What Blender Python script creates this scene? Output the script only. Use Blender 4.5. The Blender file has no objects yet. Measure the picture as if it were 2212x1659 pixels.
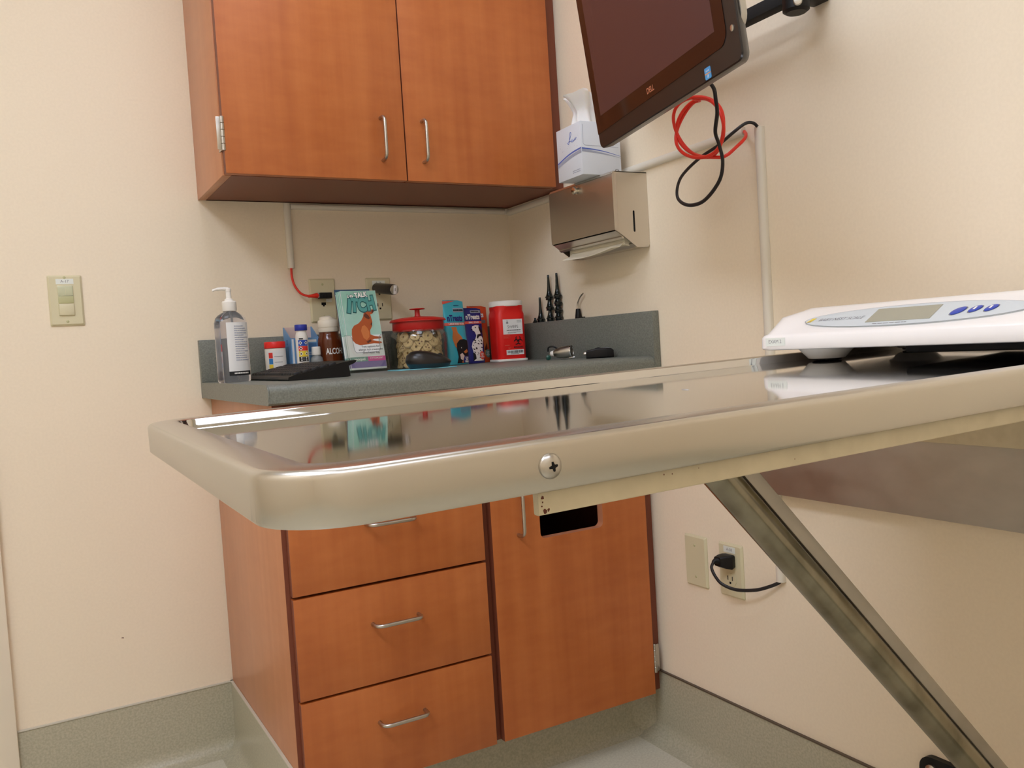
import bpy, bmesh, math, random
from mathutils import Matrix, Vector
random.seed(7)
S = bpy.context.scene
COL = S.collection
PI = math.pi
V = Vector

# ------------------------------------------------------------------ materials
def lin(c):
    return tuple(((v/255)/12.92 if v/255 <= .04045 else ((v/255+.055)/1.055)**2.4) for v in c) + (1.,)
def new_mat(name):
    m = bpy.data.materials.new(name); m.use_nodes = True
    return m, m.node_tree, m.node_tree.nodes['Principled BSDF']
def mat(name, c, rough=.5, metal=0., trans=0., ior=1.45, coat=0., emit=None, alpha=1., spec=.5, sss=0.):
    m, t, b = new_mat(name)
    b.inputs['Base Color'].default_value = lin(c)
    b.inputs['Roughness'].default_value = rough
    b.inputs['Metallic'].default_value = metal
    b.inputs['Transmission Weight'].default_value = trans
    b.inputs['IOR'].default_value = ior
    b.inputs['Coat Weight'].default_value = coat
    b.inputs['Alpha'].default_value = alpha
    b.inputs['Specular IOR Level'].default_value = spec
    if sss:
        b.inputs['Subsurface Weight'].default_value = sss
    if emit:
        b.inputs['Emission Color'].default_value = lin(emit[0]); b.inputs['Emission Strength'].default_value = emit[1]
    return m
def noise_mat(name, c1, c2, scale=(60, 60, 60), rough=.6, metal=0., detail=4, lo=.35, hi=.65, bump=0., rvar=0., spec=.5, base_noise=1.):
    """two colours mixed by stretched noise, optional bump and roughness variation"""
    m, t, b = new_mat(name); n = t.nodes; l = t.links
    tc = n.new('ShaderNodeTexCoord'); mp = n.new('ShaderNodeMapping'); mp.inputs['Scale'].default_value = scale
    nz = n.new('ShaderNodeTexNoise'); nz.inputs['Scale'].default_value = base_noise; nz.inputs['Detail'].default_value = detail
    cr = n.new('ShaderNodeValToRGB')
    cr.color_ramp.elements[0].position = lo; cr.color_ramp.elements[1].position = hi
    cr.color_ramp.elements[0].color = lin(c1); cr.color_ramp.elements[1].color = lin(c2)
    l.new(tc.outputs['Object'], mp.inputs['Vector']); l.new(mp.outputs['Vector'], nz.inputs['Vector'])
    l.new(nz.outputs['Fac'], cr.inputs['Fac']); l.new(cr.outputs['Color'], b.inputs['Base Color'])
    b.inputs['Roughness'].default_value = rough; b.inputs['Metallic'].default_value = metal
    b.inputs['Specular IOR Level'].default_value = spec
    if bump:
        bp = n.new('ShaderNodeBump'); bp.inputs['Strength'].default_value = bump; bp.inputs['Distance'].default_value = .001
        l.new(nz.outputs['Fac'], bp.inputs['Height']); l.new(bp.outputs['Normal'], b.inputs['Normal'])
    if rvar:
        mr = n.new('ShaderNodeMapRange'); mr.inputs['From Min'].default_value = .3; mr.inputs['From Max'].default_value = .7
        mr.inputs['To Min'].default_value = max(0, rough-rvar); mr.inputs['To Max'].default_value = rough+rvar
        l.new(nz.outputs['Fac'], mr.inputs['Value']); l.new(mr.outputs['Result'], b.inputs['Roughness'])
    return m
def wood_mat(name, c1, c2, c3, rough=.38, sx=30, sz=1.6):
    """cherry laminate: fine vertical grain over broad cloudy figure"""
    m, t, b = new_mat(name); n = t.nodes; l = t.links
    tc = n.new('ShaderNodeTexCoord')
    def nz(scale, detail):
        mp = n.new('ShaderNodeMapping'); mp.inputs['Scale'].default_value = scale
        x = n.new('ShaderNodeTexNoise'); x.inputs['Scale'].default_value = 1; x.inputs['Detail'].default_value = detail
        l.new(tc.outputs['Object'], mp.inputs['Vector']); l.new(mp.outputs['Vector'], x.inputs['Vector']); return x
    a = nz((sx, sx, sz), 5); f = nz((14, 14, 40), 3); g = nz((3.2, 3.2, 1.4), 2)
    mx = n.new('ShaderNodeMix'); mx.data_type = 'FLOAT'; mx.inputs[0].default_value = .4
    l.new(a.outputs['Fac'], mx.inputs[2]); l.new(g.outputs['Fac'], mx.inputs[3])
    mx2 = n.new('ShaderNodeMix'); mx2.data_type = 'FLOAT'; mx2.inputs[0].default_value = .25
    l.new(mx.outputs[0], mx2.inputs[2]); l.new(f.outputs['Fac'], mx2.inputs[3])
    cr = n.new('ShaderNodeValToRGB'); e = cr.color_ramp.elements
    e[0].position = .36; e[0].color = lin(c1); e[1].position = .64; e[1].color = lin(c3)
    k = e.new(.5); k.color = lin(c2)
    l.new(mx2.outputs[0], cr.inputs['Fac']); l.new(cr.outputs['Color'], b.inputs['Base Color'])
    b.inputs['Roughness'].default_value = rough
    return m

M = {}
M['wall'] = noise_mat('wall_paint', (239, 225, 201), (242, 228, 204), (180, 180, 180), rough=.75, bump=.06, spec=.25)
M['ceiling'] = mat('ceiling_tile', (235, 232, 222), .9)
M['wood'] = wood_mat('cherry_laminate', (172, 93, 43), (184, 104, 51), (196, 116, 60))
M['wood_edge'] = mat('cherry_edge_band', (126, 68, 47), .45)
M['wood_side'] = wood_mat('cherry_side_lit', (190, 124, 82), (196, 130, 88), (202, 136, 93), rough=.3)  # paler, pinker cherry: light on the left sides is put into the colour
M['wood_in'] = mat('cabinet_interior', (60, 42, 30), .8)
M['counter'] = noise_mat('grey_green_laminate', (104, 107, 99), (122, 125, 117), (320, 320, 320), rough=.42, detail=2)
M['floor'] = noise_mat('speckled_vinyl_lit', (194, 190, 172), (210, 206, 188), (210, 210, 210), rough=.3, detail=3)  # same vinyl as the cove, lighter: light on the floor put into colour
M['cove'] = noise_mat('speckled_vinyl_shaded', (168, 163, 141), (186, 181, 158), (210, 210, 210), rough=.3, detail=3)  # same vinyl as the floor, darker tone painted in for shade on uprights
M['cove_cap'] = mat('cove_cap_strip', (205, 200, 185), .4)
M['cove_cap_dark'] = mat('cove_cap_brown', (92, 78, 64), .5)
M['door_paint'] = mat('cream_door_paint', (239, 228, 208), .5)
M['plate'] = mat('ivory_plate', (214, 206, 172), .35)
M['ivory_dark'] = mat('ivory_lens', (188, 186, 142), .25)
M['ivory_lens'] = mat('ivory_sensor', (198, 200, 168), .2)
M['race'] = mat('raceway_white', (226, 220, 206), .45)
M['nickel'] = mat('satin_nickel', (190, 186, 178), .28, 1.)
M['chrome'] = mat('polished_chrome', (215, 215, 215), .1, 1.)
M['steel_top'] = mat('mirror_stainless', (206, 204, 200), .055, 1.)
M['steel'] = mat('brushed_stainless', (205, 201, 192), .27, 1.)
M['steel_disp'] = mat('brushed_stainless_case', (212, 206, 196), .33, 1.)
M['steel_dull'] = noise_mat('dull_stainless', (176, 172, 164), (190, 186, 178), (16, 12, 22), rough=.55, metal=1., rvar=.06)
M['tube'] = noise_mat('worn_steel_tube', (120, 116, 100), (160, 155, 138), (20, 20, 14), rough=.2, metal=1., rvar=.06)
M['cream_paint'] = noise_mat('cream_painted_steel', (204, 192, 162), (212, 200, 170), (60, 60, 60), rough=.42)
M['black'] = mat('black_plastic', (14, 13, 13), .45, spec=.35)
M['keycap'] = mat('key_plastic', (26, 24, 23), .5, spec=.3)
M['black_matte'] = mat('black_matte', (14, 13, 12), .75)
M['black_gloss'] = mat('black_gloss', (12, 16, 14), .12)
M['dark_hole'] = mat('dark_opening', (8, 7, 6), .9)
M['bezel'] = mat('monitor_bezel', (34, 30, 28), .3)
M['bezel_glass'] = mat('monitor_glass', (40, 20, 14), .08)
M['screen'] = mat('monitor_screen', (78, 52, 52), .2)
M['grey_plastic'] = mat('grey_plastic', (190, 184, 170), .45)
M['white'] = mat('white_plastic', (236, 232, 224), .4)
M['white_gloss'] = mat('white_gloss', (240, 236, 232), .22)
M['paper'] = mat('white_paper', (232, 232, 230), .8)
M['tissue'] = mat('soft_tissue', (240, 240, 240), .95, sss=.1)
M['boxcard'] = mat('pale_blue_card', (216, 222, 230), .55)
M['towel'] = mat('paper_towel', (226, 218, 196), .95)
M['red'] = mat('red_plastic', (228, 32, 28), .35)
M['red_lid'] = mat('dark_red_lid', (186, 32, 28), .32)
M['red_cable'] = mat('red_cable', (226, 48, 30), .4)
M['black_cable'] = mat('black_cable', (30, 26, 28), .45)
M['blue_cap'] = mat('blue_cap', (36, 50, 160), .4)
M['blue_card'] = mat('sky_blue_card', (112, 160, 206), .5)
M['blue_card2'] = mat('blue_card_dark', (70, 118, 172), .5)
M['pink_card'] = mat('blush_card', (226, 200, 190), .6)
M['amber'] = mat('amber_brown_glass', (98, 44, 18), .14)
M['offwhite'] = mat('off_white_cap', (236, 226, 206), .45)
M['ink'] = mat('black_ink', (22, 22, 24), .6)
M['ink_grey'] = mat('grey_ink', (130, 130, 134), .6)
M['ink_white'] = mat('white_ink', (238, 236, 230), .6)
M['ink_red'] = mat('red_ink', (222, 52, 44), .5)
M['ink_blue'] = mat('blue_ink', (34, 74, 170), .5)
M['ink_sky'] = mat('cyan_ink', (44, 130, 200), .5)
M['ink_yellow'] = mat('yellow_ink', (232, 204, 56), .5)
M['ink_periw'] = mat('periwinkle_ink', (92, 112, 190), .5)
M['ink_haze'] = mat('pale_grey_ink', (160, 166, 184), .6)
M['salmon'] = mat('salmon_ink', (226, 96, 80), .45)
M['mint'] = noise_mat('mint_print', (140, 192, 172), (176, 210, 198), (8, 8, 8), rough=.35)
M['mint_pale'] = mat('pale_mint', (196, 216, 206), .4)
M['teal_dark'] = mat('dark_teal_ink', (34, 92, 94), .4)
M['teal_letter'] = mat('teal_letter', (84, 156, 150), .4)
M['sage'] = mat('sage_ink', (112, 152, 140), .45)
M['magenta'] = mat('magenta_ink', (214, 74, 148), .45)
M['purple'] = mat('purple_ink', (124, 108, 158), .45)
M['navy_card'] = mat('navy_blue_card', (34, 72, 98), .4)
M['fur'] = mat('russet_print', (176, 84, 38), .5)
M['fur_light'] = mat('light_russet_print', (204, 118, 62), .5)
M['fur_dark'] = mat('dark_russet_print', (96, 44, 26), .5)
def thin_clear(name, c, f0):
    """thin-walled clear sheet: straight-through transparency plus a Fresnel gloss"""
    m, t, b = new_mat(name); n = t.nodes; l = t.links
    n.remove(b); tr = n.new('ShaderNodeBsdfTransparent'); tr.inputs['Color'].default_value = lin(c)
    gl = n.new('ShaderNodeBsdfGlossy'); gl.inputs['Roughness'].default_value = .03
    lw = n.new('ShaderNodeLayerWeight'); lw.inputs['Blend'].default_value = .25; fr = n.new('ShaderNodeMapRange'); fr.inputs['To Min'].default_value = .03; fr.inputs['To Max'].default_value = f0-1; l.new(lw.outputs['Facing'], fr.inputs['Value'])
    mx = n.new('ShaderNodeMixShader')
    l.new(fr.outputs[0], mx.inputs[0]); l.new(tr.outputs[0], mx.inputs[1]); l.new(gl.outputs[0], mx.inputs[2])
    l.new(mx.outputs[0], n['Material Output'].inputs['Surface']); return m
M['acrylic'] = thin_clear('clear_acrylic', (250, 252, 250), 1.3)
M['clear'] = thin_clear('clear_glass', (246, 248, 246), 1.4)
M['gel'] = mat('clear_gel', (230, 230, 240), .03, trans=.96, ior=1.34)
M['frost'] = mat('frosted_plastic', (196, 200, 198), .3, trans=.6, ior=1.4)
M['biscuit'] = noise_mat('baked_biscuit', (206, 172, 120), (224, 192, 142), (150, 150, 150), rough=.8, bump=.15)
M['bag_teal'] = mat('teal_foil', (64, 176, 196), .3)
M['bag_navy'] = mat('navy_foil', (38, 40, 120), .28)
M['bag_orange'] = mat('orange_foil', (224, 84, 44), .3)
M['mousepad'] = mat('pale_teal_mat', (120, 190, 204), .6)
M['mouse_side'] = mat('dark_teal_plastic', (24, 52, 62), .3)
M['lcd'] = mat('lcd_glass', (164, 162, 144), .15)
M['panel_blue'] = mat('pale_blue_overlay', (204, 211, 214), .35)
M['btn_blue'] = mat('blue_button', (58, 78, 176), .3)
M['tape_label'] = mat('label_tape', (228, 232, 224), .45)
M['spec_black'] = mat('speculum_plastic', (16, 24, 22), .12)
M['green_plastic'] = mat('green_plastic', (30, 78, 66), .3)
M['rubber'] = mat('black_rubber', (20, 18, 18), .8)
M['diffuser'] = mat('lamp_diffuser', (255, 246, 230), .6, emit=((255, 250, 243), 7.0))
M['lamp_frame'] = mat('lamp_frame_white', (230, 228, 220), .5)
M['sticker_blue'] = mat('sticker_blue', (70, 150, 210), .4)
M['orange_ink'] = mat('orange_ink', (230, 150, 60), .5)
M['logo_tan'] = mat('tan_logo', (196, 130, 100), .35, .4)
M['lock'] = mat('bright_lock', (220, 216, 206), .15, 1.)

# ------------------------------------------------------------------ mesh helpers
def merge(bm, tmp, Mx=None, mi=None):
    me = bpy.data.meshes.new('tmp')
    if Mx is not None: bmesh.ops.transform(tmp, matrix=Mx, verts=tmp.verts)
    if mi is not None:
        for f in tmp.faces: f.material_index = mi
    tmp.to_mesh(me); tmp.free(); bm.from_mesh(me); bpy.data.meshes.remove(me)
def box(bm, x0, x1, y0, y1, z0, z1, bev=0., seg=2, mi=0, Mx=None):
    t = bmesh.new(); bmesh.ops.create_cube(t, size=1)
    for v in t.verts:
        v.co = V(((x0+x1)/2+v.co.x*(x1-x0), (y0+y1)/2+v.co.y*(y1-y0), (z0+z1)/2+v.co.z*(z1-z0)))
    if bev: bmesh.ops.bevel(t, geom=t.edges[:], offset=bev, segments=seg, affect='EDGES', profile=.5)
    merge(bm, t, Mx, mi)
def loft(bm, loops, mi=0, cap0=True, cap1=True, closed=True, Mx=None, mis=None):
    t = bmesh.new(); R = [[t.verts.new(V(p)) for p in L] for L in loops]
    n = len(R[0])
    for i in range(len(R)-1):
        for j in range(n if closed else n-1):
            k = (j+1) % n
            f = t.faces.new((R[i][j], R[i][k], R[i+1][k], R[i+1][j])); f.material_index = mis[i] if mis else mi
    if cap0: t.faces.new(list(reversed(R[0]))).material_index = mis[0] if mis else mi
    if cap1: t.faces.new(R[-1]).material_index = mis[-1] if mis else mi
    bmesh.ops.recalc_face_normals(t, faces=t.faces[:])
    merge(bm, t, Mx, None)
def lathe(bm, prof, seg=32, mi=0, Mx=None, sx=1., sy=1., cap0=True, cap1=True, mis=None):
    loops = [[(max(r, 1e-5)*sx*math.cos(2*PI*j/seg), max(r, 1e-5)*sy*math.sin(2*PI*j/seg), z) for j in range(seg)] for r, z in prof]
    loft(bm, loops, mi, cap0, cap1, True, Mx, mis)
def rrect(x0, x1, y0, y1, r, z=0., seg=6):
    out = []
    for cx, cy, a0 in ((x1-r, y1-r, 0), (x0+r, y1-r, PI/2), (x0+r, y0+r, PI), (x1-r, y0+r, 3*PI/2)):
        for k in range(seg+1):
            a = a0+PI/2*k/seg; out.append((cx+r*math.cos(a), cy+r*math.sin(a), z))
    return out
def prism(bm, poly, h0, h1, mi=0, Mx=None, bev=0.):
    """poly: list of (x,y), extruded along local z"""
    t = bmesh.new()
    a = [t.verts.new((p[0], p[1], h0)) for p in poly]; b = [t.verts.new((p[0], p[1], h1)) for p in poly]
    n = len(poly)
    for j in range(n): t.faces.new((a[j], a[(j+1) % n], b[(j+1) % n], b[j]))
    t.faces.new(list(reversed(a))); top = t.faces.new(b)
    if bev: bmesh.ops.bevel(t, geom=list(top.edges), offset=bev, segments=2, affect='EDGES', profile=.5)
    bmesh.ops.recalc_face_normals(t, faces=t.faces[:])
    merge(bm, t, Mx, mi)
def flat(bm, poly, z=0., mi=0, Mx=None):
    t = bmesh.new(); vs = [t.verts.new((p[0], p[1], z)) for p in poly]; t.faces.new(vs)
    bmesh.ops.triangulate(t, faces=t.faces[:])
    bmesh.ops.recalc_face_normals(t, faces=t.faces[:])
    if t.faces and sum(f.normal.z*f.calc_area() for f in t.faces) < 0: bmesh.ops.reverse_faces(t, faces=t.faces[:])
    merge(bm, t, Mx, mi)
def smooth_path(pts, n=6):
    P = [V(p) for p in pts]; out = []
    for i in range(len(P)-1):
        p0 = P[i-1] if i else P[0]*2-P[1]; p1, p2 = P[i], P[i+1]; p3 = P[i+2] if i+2 < len(P) else P[-1]*2-P[-2]
        for k in range(n):
            t = k/n
            out.append(.5*((2*p1)+(p2-p0)*t+(2*p0-5*p1+4*p2-p3)*t*t+(3*p1-p0-3*p2+p3)*t**3))
    out.append(P[-1]); return out
def tube(bm, pts, r, seg=10, mi=0, Mx=None, flat_ratio=1., up=None, cap=True):
    P = [V(p) for p in pts]; loops = []; prev = None
    for i, p in enumerate(P):
        d = (P[min(i+1, len(P)-1)]-P[max(i-1, 0)]).normalized()
        if prev is None:
            a = V(up) if up else (V((0, 0, 1)) if abs(d.z) < .9 else V((1, 0, 0)))
        else: a = prev
        a = (a-d*a.dot(d)).normalized(); prev = a; b = d.cross(a)
        rr = r[i] if isinstance(r, (list, tuple)) else r
        loops.append([tuple(p+a*rr*math.cos(2*PI*k/seg)+b*rr*flat_ratio*math.sin(2*PI*k/seg)) for k in range(seg)])
    loft(bm, loops, mi, cap, cap, True, Mx)
def frame(o, r, u):
    r = V(r).normalized(); u = V(u); u = (u-r*u.dot(r)).normalized(); n = r.cross(u)
    return Matrix(((r.x, u.x, n.x, o[0]), (r.y, u.y, n.y, o[1]), (r.z, u.z, n.z, o[2]), (0, 0, 0, 1)))
def ellipse(cx, cy, a, b, n=32, a0=0, a1=2*PI):
    return [(cx+a*math.cos(a0+(a1-a0)*k/n), cy+b*math.sin(a0+(a1-a0)*k/n)) for k in range(n)]
def rect(x0, x1, y0, y1): return [(x0, y0), (x1, y0), (x1, y1), (x0, y1)]
def text(bm, s, size, Mx=None, mi=0, align='CENTER', fat=0., wmap=None, shear=0., z=0., xs=1.):
    cu = bpy.data.curves.new('t', 'FONT'); cu.body = s; cu.size = size; cu.align_x = align; cu.align_y = 'CENTER'
    cu.offset = fat; cu.shear = shear; cu.resolution_u = 4
    ob = bpy.data.objects.new('t', cu); COL.objects.link(ob)
    dg = bpy.context.evaluated_depsgraph_get(); dg.update()
    me = bpy.data.meshes.new_from_object(ob.evaluated_get(dg))
    bpy.data.objects.remove(ob); bpy.data.curves.remove(cu)
    t = bmesh.new(); t.from_mesh(me); bpy.data.meshes.remove(me)
    for v in t.verts: v.co.x *= xs; v.co.z += z
    if wmap:
        for v in t.verts: v.co = V(wmap(v.co.x, v.co.y, v.co.z))
    merge(bm, t, Mx, mi)
def lines(bm, x0, x1, y0, y1, n, mi=0, Mx=None, z=0., fill=.45, seed=1, wmap=None):
    """rows of unreadable small print drawn as broken thin bars"""
    rnd = random.Random(seed); h = (y1-y0)/n
    for i in range(n):
        y = y1-h*(i+.5); x = x0; end = x1-(x1-x0)*rnd.choice((0, .05, .15, .35))
        while x < end:
            w = min((x1-x0)*rnd.uniform(.06, .16), end-x)
            pl = rect(x, x+w*.85, y-h*fill/2, y+h*fill/2)
            if wmap: cyl_poly(bm, pl, wmap, mi, z)
            else: flat(bm, pl, z, mi, Mx)
            x += w
def cyl_poly(bm, poly, wmap, mi=0, z=0., nsub=6):
    """a flat polygon wrapped by wmap(x,y,z); quads are cut into columns so they follow the curve"""
    t = bmesh.new()
    if len(poly) == 4:
        (x0, y0), (x1, _), (x2, y2), (x3, _) = poly
        k = max(1, nsub)
        a = [t.verts.new(wmap(x0+(x1-x0)*i/k, y0, z)) for i in range(k+1)]
        b = [t.verts.new(wmap(x3+(x2-x3)*i/k, y2, z)) for i in range(k+1)]
        for i in range(k): t.faces.new((a[i], a[i+1], b[i+1], b[i]))
    else:
        t.faces.new([t.verts.new(wmap(p[0], p[1], z)) for p in poly])
        bmesh.ops.triangulate(t, faces=t.faces[:])
    merge(bm, t, None, mi)
def edge_band(bm, i):
    for f in bm.faces:
        if abs(f.normal.x) > .9: f.material_index = i
def obj(name, bm, mats, parent=None, Mx=None, angle=35, kind=None, label=None):
    me = bpy.data.meshes.new(name)
    bmesh.ops.remove_doubles(bm, verts=bm.verts, dist=1e-7)
    bm.to_mesh(me); bm.free()
    for m in (mats if isinstance(mats, (list, tuple)) else [mats]): me.materials.append(M[m])
    me.shade_smooth(); me.set_sharp_from_angle(angle=math.radians(angle))
    o = bpy.data.objects.new(name, me); COL.objects.link(o)
    if parent is not None: o.parent = parent
    if Mx is not None: o.matrix_local = Mx
    if kind: o['kind'] = kind
    if label: o['label'] = label
    return o
def tag(o, label, cat, group=None):
    o['label'] = label; o['category'] = cat
    if group: o['group'] = group
    return o
def thing(name, label, cat, loc=(0, 0, 0), rotz=0., group=None, Mx=None):
    o = bpy.data.objects.new(name, None); COL.objects.link(o); o.empty_display_size = .02
    if Mx is not None: o.matrix_world = Mx
    else: o.location = loc; o.rotation_euler = (0, 0, rotz)
    return tag(o, label, cat, group)
def copy_thing(o):
    c = o.copy(); COL.objects.link(c)
    for ch in list(o.children):
        d = ch.copy(); COL.objects.link(d); d.parent = c
        for g in list(ch.children):
            h = g.copy(); COL.objects.link(h); h.parent = d
    return c
def struct(name, bm, mats, **k): return obj(name, bm, mats, kind='structure', **k)
B = bmesh.new

# ------------------------------------------------------------------ room
ZC = .9144                       # counter height
XL, YF, ZH = -2.55, -3.0, 2.44    # left wall, wall behind, ceiling
b = B(); box(b, XL-.1, .1, YF-.1, .1, -.06, 0); struct('floor', b, 'floor')
b = B(); box(b, XL-.1, .1, YF-.1, .1, ZH, ZH+.06); struct('ceiling', b, 'ceiling')
b = B(); box(b, XL-.1, .1, 0, .1, 0, ZH)
box(b, -1.1125, -1.1085, -.0003, .001, .3300, .3316, mi=1); box(b, -1.1100, -1.1075, -.0003, .001, .3294, .3306, mi=1)   # a small dark nick in the paint
struct('wall_back', b, ['wall', 'fur_dark'])
b = B(); box(b, 0, .1, YF, 0, 0, ZH); struct('wall_right', b, 'wall')
b = B(); box(b, XL-.1, XL, YF, 0, 0, ZH); struct('wall_left', b, 'wall')
b = B(); box(b, XL, 0, YF-.1, YF, 0, ZH); struct('wall_front', b, 'wall')
# door and frame at the left end of the back wall
b = B(); box(b, -1.437, -1.337, -.018, .0, 0, 2.13, .003); box(b, -2.42, -2.32, -.018, .0, 0, 2.13, .003); box(b, -2.42, -1.337, -.018, 0, 2.13, 2.23, .003)
struct('trim_1', b, 'door_paint')
b = B(); box(b, -2.32, -1.437, -.008, 0, .01, 2.13, .002); dr = struct('door_1', b, 'door_paint')
b = B(); lathe(b, [(.026, 0), (.026, .008), (.011, .01), (.011, .04), (.026, .045), (.028, .06), (.018, .07)], 20, Mx=frame((-1.5, -.008, 1.), (1, 0, 0), (0, 0, 1)))
obj('door_handle', b, 'nickel', dr)

def cove(bm, x0, x1, y, h, mi_top=1):
    """integral cove base along x at wall plane y=0 facing -y, top height h"""
    pr = [(0, h), (-.004, h-.001), (-.0045, h-.006), (-.0045, .04)]
    for k in range(9):
        a = PI/2*k/8; pr.append((-.0045-.0355*(1-math.cos(a)), .04-.0385*math.sin(a)))
    pr += [(-.045, 0), (0, 0)]
    loft(bm, [[(x, y+p[0], p[1]) for p in pr] for x in (x0, x1)], 0)
    box(bm, x0, x1, y-.006, y, h, h+.003, mi=mi_top)
HB = .1685
b = B(); cove(b, -1.337, -.8713, 0, HB); struct('baseboard_back', b, ['cove', 'cove_cap'])
b = B(); cove(b, -.575, 0, 0, HB)
o_ = struct('baseboard_side', b, ['cove', 'cove_cap'], Mx=frame((-.8713, 0, 0), (0, 1, 0), (-1, 0, 0)) if False else Matrix.Translation((-.8713, 0, 0)) @ Matrix.Rotation(-PI/2, 4, 'Z') @ Matrix.Scale(-1, 4, (1, 0, 0)))
b = B(); cove(b, .5, -YF, 0, .164)
struct('baseboard_right', b, ['cove', 'cove_cap_dark'], Mx=Matrix.Rotation(-PI/2, 4, 'Z'))

# ------------------------------------------------------------------ ceiling lights
def ceiling_light(x, y, w, d, label, power):
    M['diffuser%g' % power] = mat('lamp_diffuser', (255, 246, 230), .6, emit=((240, 250, 272), power))
    t = thing('ceiling_light', label, 'light', (x, y, ZH), group='ceiling lights')
    b = B()
    for a in ((-w/2, w/2, -d/2, -d/2+.025), (-w/2, w/2, d/2-.025, d/2), (-w/2, -w/2+.025, -d/2, d/2), (w/2-.025, w/2, -d/2, d/2)): box(b, *a, -.012, 0)
    obj('light_frame', b, 'lamp_frame', t)
    b = B(); box(b, -w/2+.025, w/2-.025, -d/2+.025, d/2-.025, -.006, 0); obj('diffuser', b, 'diffuser%g' % power, t)
ceiling_light(-.80, -1.05, .6, .9, 'ceiling light panel nearest the wall cabinet', 4.5)
ceiling_light(-1.90, -1.75, .6, 1.1, 'ceiling light panel on the door side of the room', 12.)
ceiling_light(-1.05, -2.60, 1.2, .6, 'ceiling light panel at the far end behind the exam table', 2.5)

# ------------------------------------------------------------------ pulls
def pull(bm, L=.096, proj=.027, r=.004, Mx=None):
    """wire bow pull: runs along local y, stands out along local z"""
    c = .014; pts = [(0, -L/2, 0), (0, -L/2, proj-c)]
    for k in range(1, 6):
        a = PI/2*k/6; pts.append((0, -L/2+c-c*math.cos(a), proj-c+c*math.sin(a)))
    pts += [(0, -L/2+c, proj), (0, L/2-c, proj)]
    for k in range(1, 6):
        a = PI/2*k/6; pts.append((0, L/2-c+c*math.sin(a), proj-c+c*math.cos(a)))
    pts += [(0, L/2, proj-c), (0, L/2, 0)]
    tube(bm, pts, r, 12, Mx=Mx, up=(1, 0, 0))
def hinge(bm, x, y, z0, z1, side):
    n = 5; h = (z1-z0)/n
    for k in range(n):
        lathe(bm, [(.0042, 0), (.0048, .0006), (.0048, h-.0012), (.0042, h-.0004)], 14, Mx=Matrix.Translation((x, y, z0+k*h)))
    box(bm, min(x, x+side*.012), max(x, x+side*.012), y-.001, y+.0016, z0+.002, z1-.002, .0004)
    box(bm, x-.0012, x+.0012, y, y+.022, z0+.002, z1-.002)

# ------------------------------------------------------------------ base cabinet
base = thing('base_cabinet', 'cherry wood base cabinet with drawers and a door under the grey counter', 'cabinet', (-.436, -.3, 0))
OB = Matrix.Translation((.436, .3, 0))
zt = ZC-.038
b = B()
box(b, -.871, -.853, -.5935, -.004, 0.0, zt, .0003, mi=1); box(b, -.8708, -.853, -.5945, -.5935, 0.0, zt); box(b, -.019, -.002, -.594, -.004, .12, zt, .0008)
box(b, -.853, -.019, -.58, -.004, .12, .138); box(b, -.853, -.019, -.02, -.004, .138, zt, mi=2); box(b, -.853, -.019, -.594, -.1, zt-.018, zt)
box(b, -.459, -.437, -.594, -.004, .12, zt-.018); 
box(b, -.043, -.0015, -.5945, -.575, .1204, zt-.018)          # stile beside the wall
box(b, -.853, -.83, -.5935, -.575, .1204, zt-.019)
for zz in (.116, .311, .509, .706): box(b, -.853, -.459, -.592, -.575, zz, zz+.012)
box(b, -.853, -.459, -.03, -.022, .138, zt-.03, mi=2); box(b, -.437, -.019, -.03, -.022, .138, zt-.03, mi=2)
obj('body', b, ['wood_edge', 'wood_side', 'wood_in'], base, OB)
b = B(); box(b, -.866, -.004, -.534, -.52, 0, .12); cv = [(0, .12)]
loft(b, [[(x, -.534+p, q) for p, q in [(0, .12), (-.002, .03), (-.004, .018), (-.010, .008), (-.02, .001), (-.02, 0), (0, 0)]] for x in (-.866, -.002)])
pr = [(-.002, -.534)] + [(-.06+.058*math.cos(a), -.592+.058*math.sin(a)) for a in [PI/2*k/8 for k in range(9)]][::1] 
prism(b, [(-.002, -.52), (-.002, -.592)] + [(-.06+.058*math.cos(PI/2*k/10), -.592+.058*math.sin(PI/2*k/10)) for k in range(11)], 0, .12)
obj('toe_kick', b, 'cove', base, OB)
yf0, yf1 = -.6142, -.5945
for i, (z0, z1, hz_) in enumerate(((.7095, .865, .79), (.5150, .7035, .631), (.3165, .5095, .434), (.1217, .3115, .2385))):
    b = B(); box(b, -.863, -.4575, yf0, yf1, z0, z1, .0012, 2)
    edge_band(b, 1); d = obj('drawer', b, ['wood', 'wood_edge'], base, OB)
    b = B(); pull(b, Mx=frame((-.664, yf0, hz_), (0, 0, -1), (1, 0, 0)))
    obj('handle', b, 'nickel', d)
# door with a rectangular waste opening
b = B(); t = bmesh.new()
outer = rect(-.439, -.033, .1217, .865); inner = [(p[0], p[1]) for p in rrect(-.3208, -.1552, .537, .675, .012)]
for yy in (yf0, yf1):
    vo = [t.verts.new((p[0], yy, p[1])) for p in outer]; vi = [t.verts.new((p[0], yy, p[1])) for p in inner]
    eo = [t.edges.new((vo[k], vo[(k+1) % 4])) for k in range(4)]; ei = [t.edges.new((vi[k], vi[(k+1) % len(vi)])) for k in range(len(vi))]
    bmesh.ops.triangle_fill(t, edges=eo+ei, use_beauty=True)
    if yy == yf0: vo0, vi0 = vo, vi
for A, C_ in ((vo0, vo), (vi0, vi)):
    for k in range(len(A)):
        f = t.faces.new((A[k], A[(k+1) % len(A)], C_[(k+1) % len(A)], C_[k])); f.material_index = 1 if A is vi0 else 0
bmesh.ops.recalc_face_normals(t, faces=t.faces[:]); merge(b, t)
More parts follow.
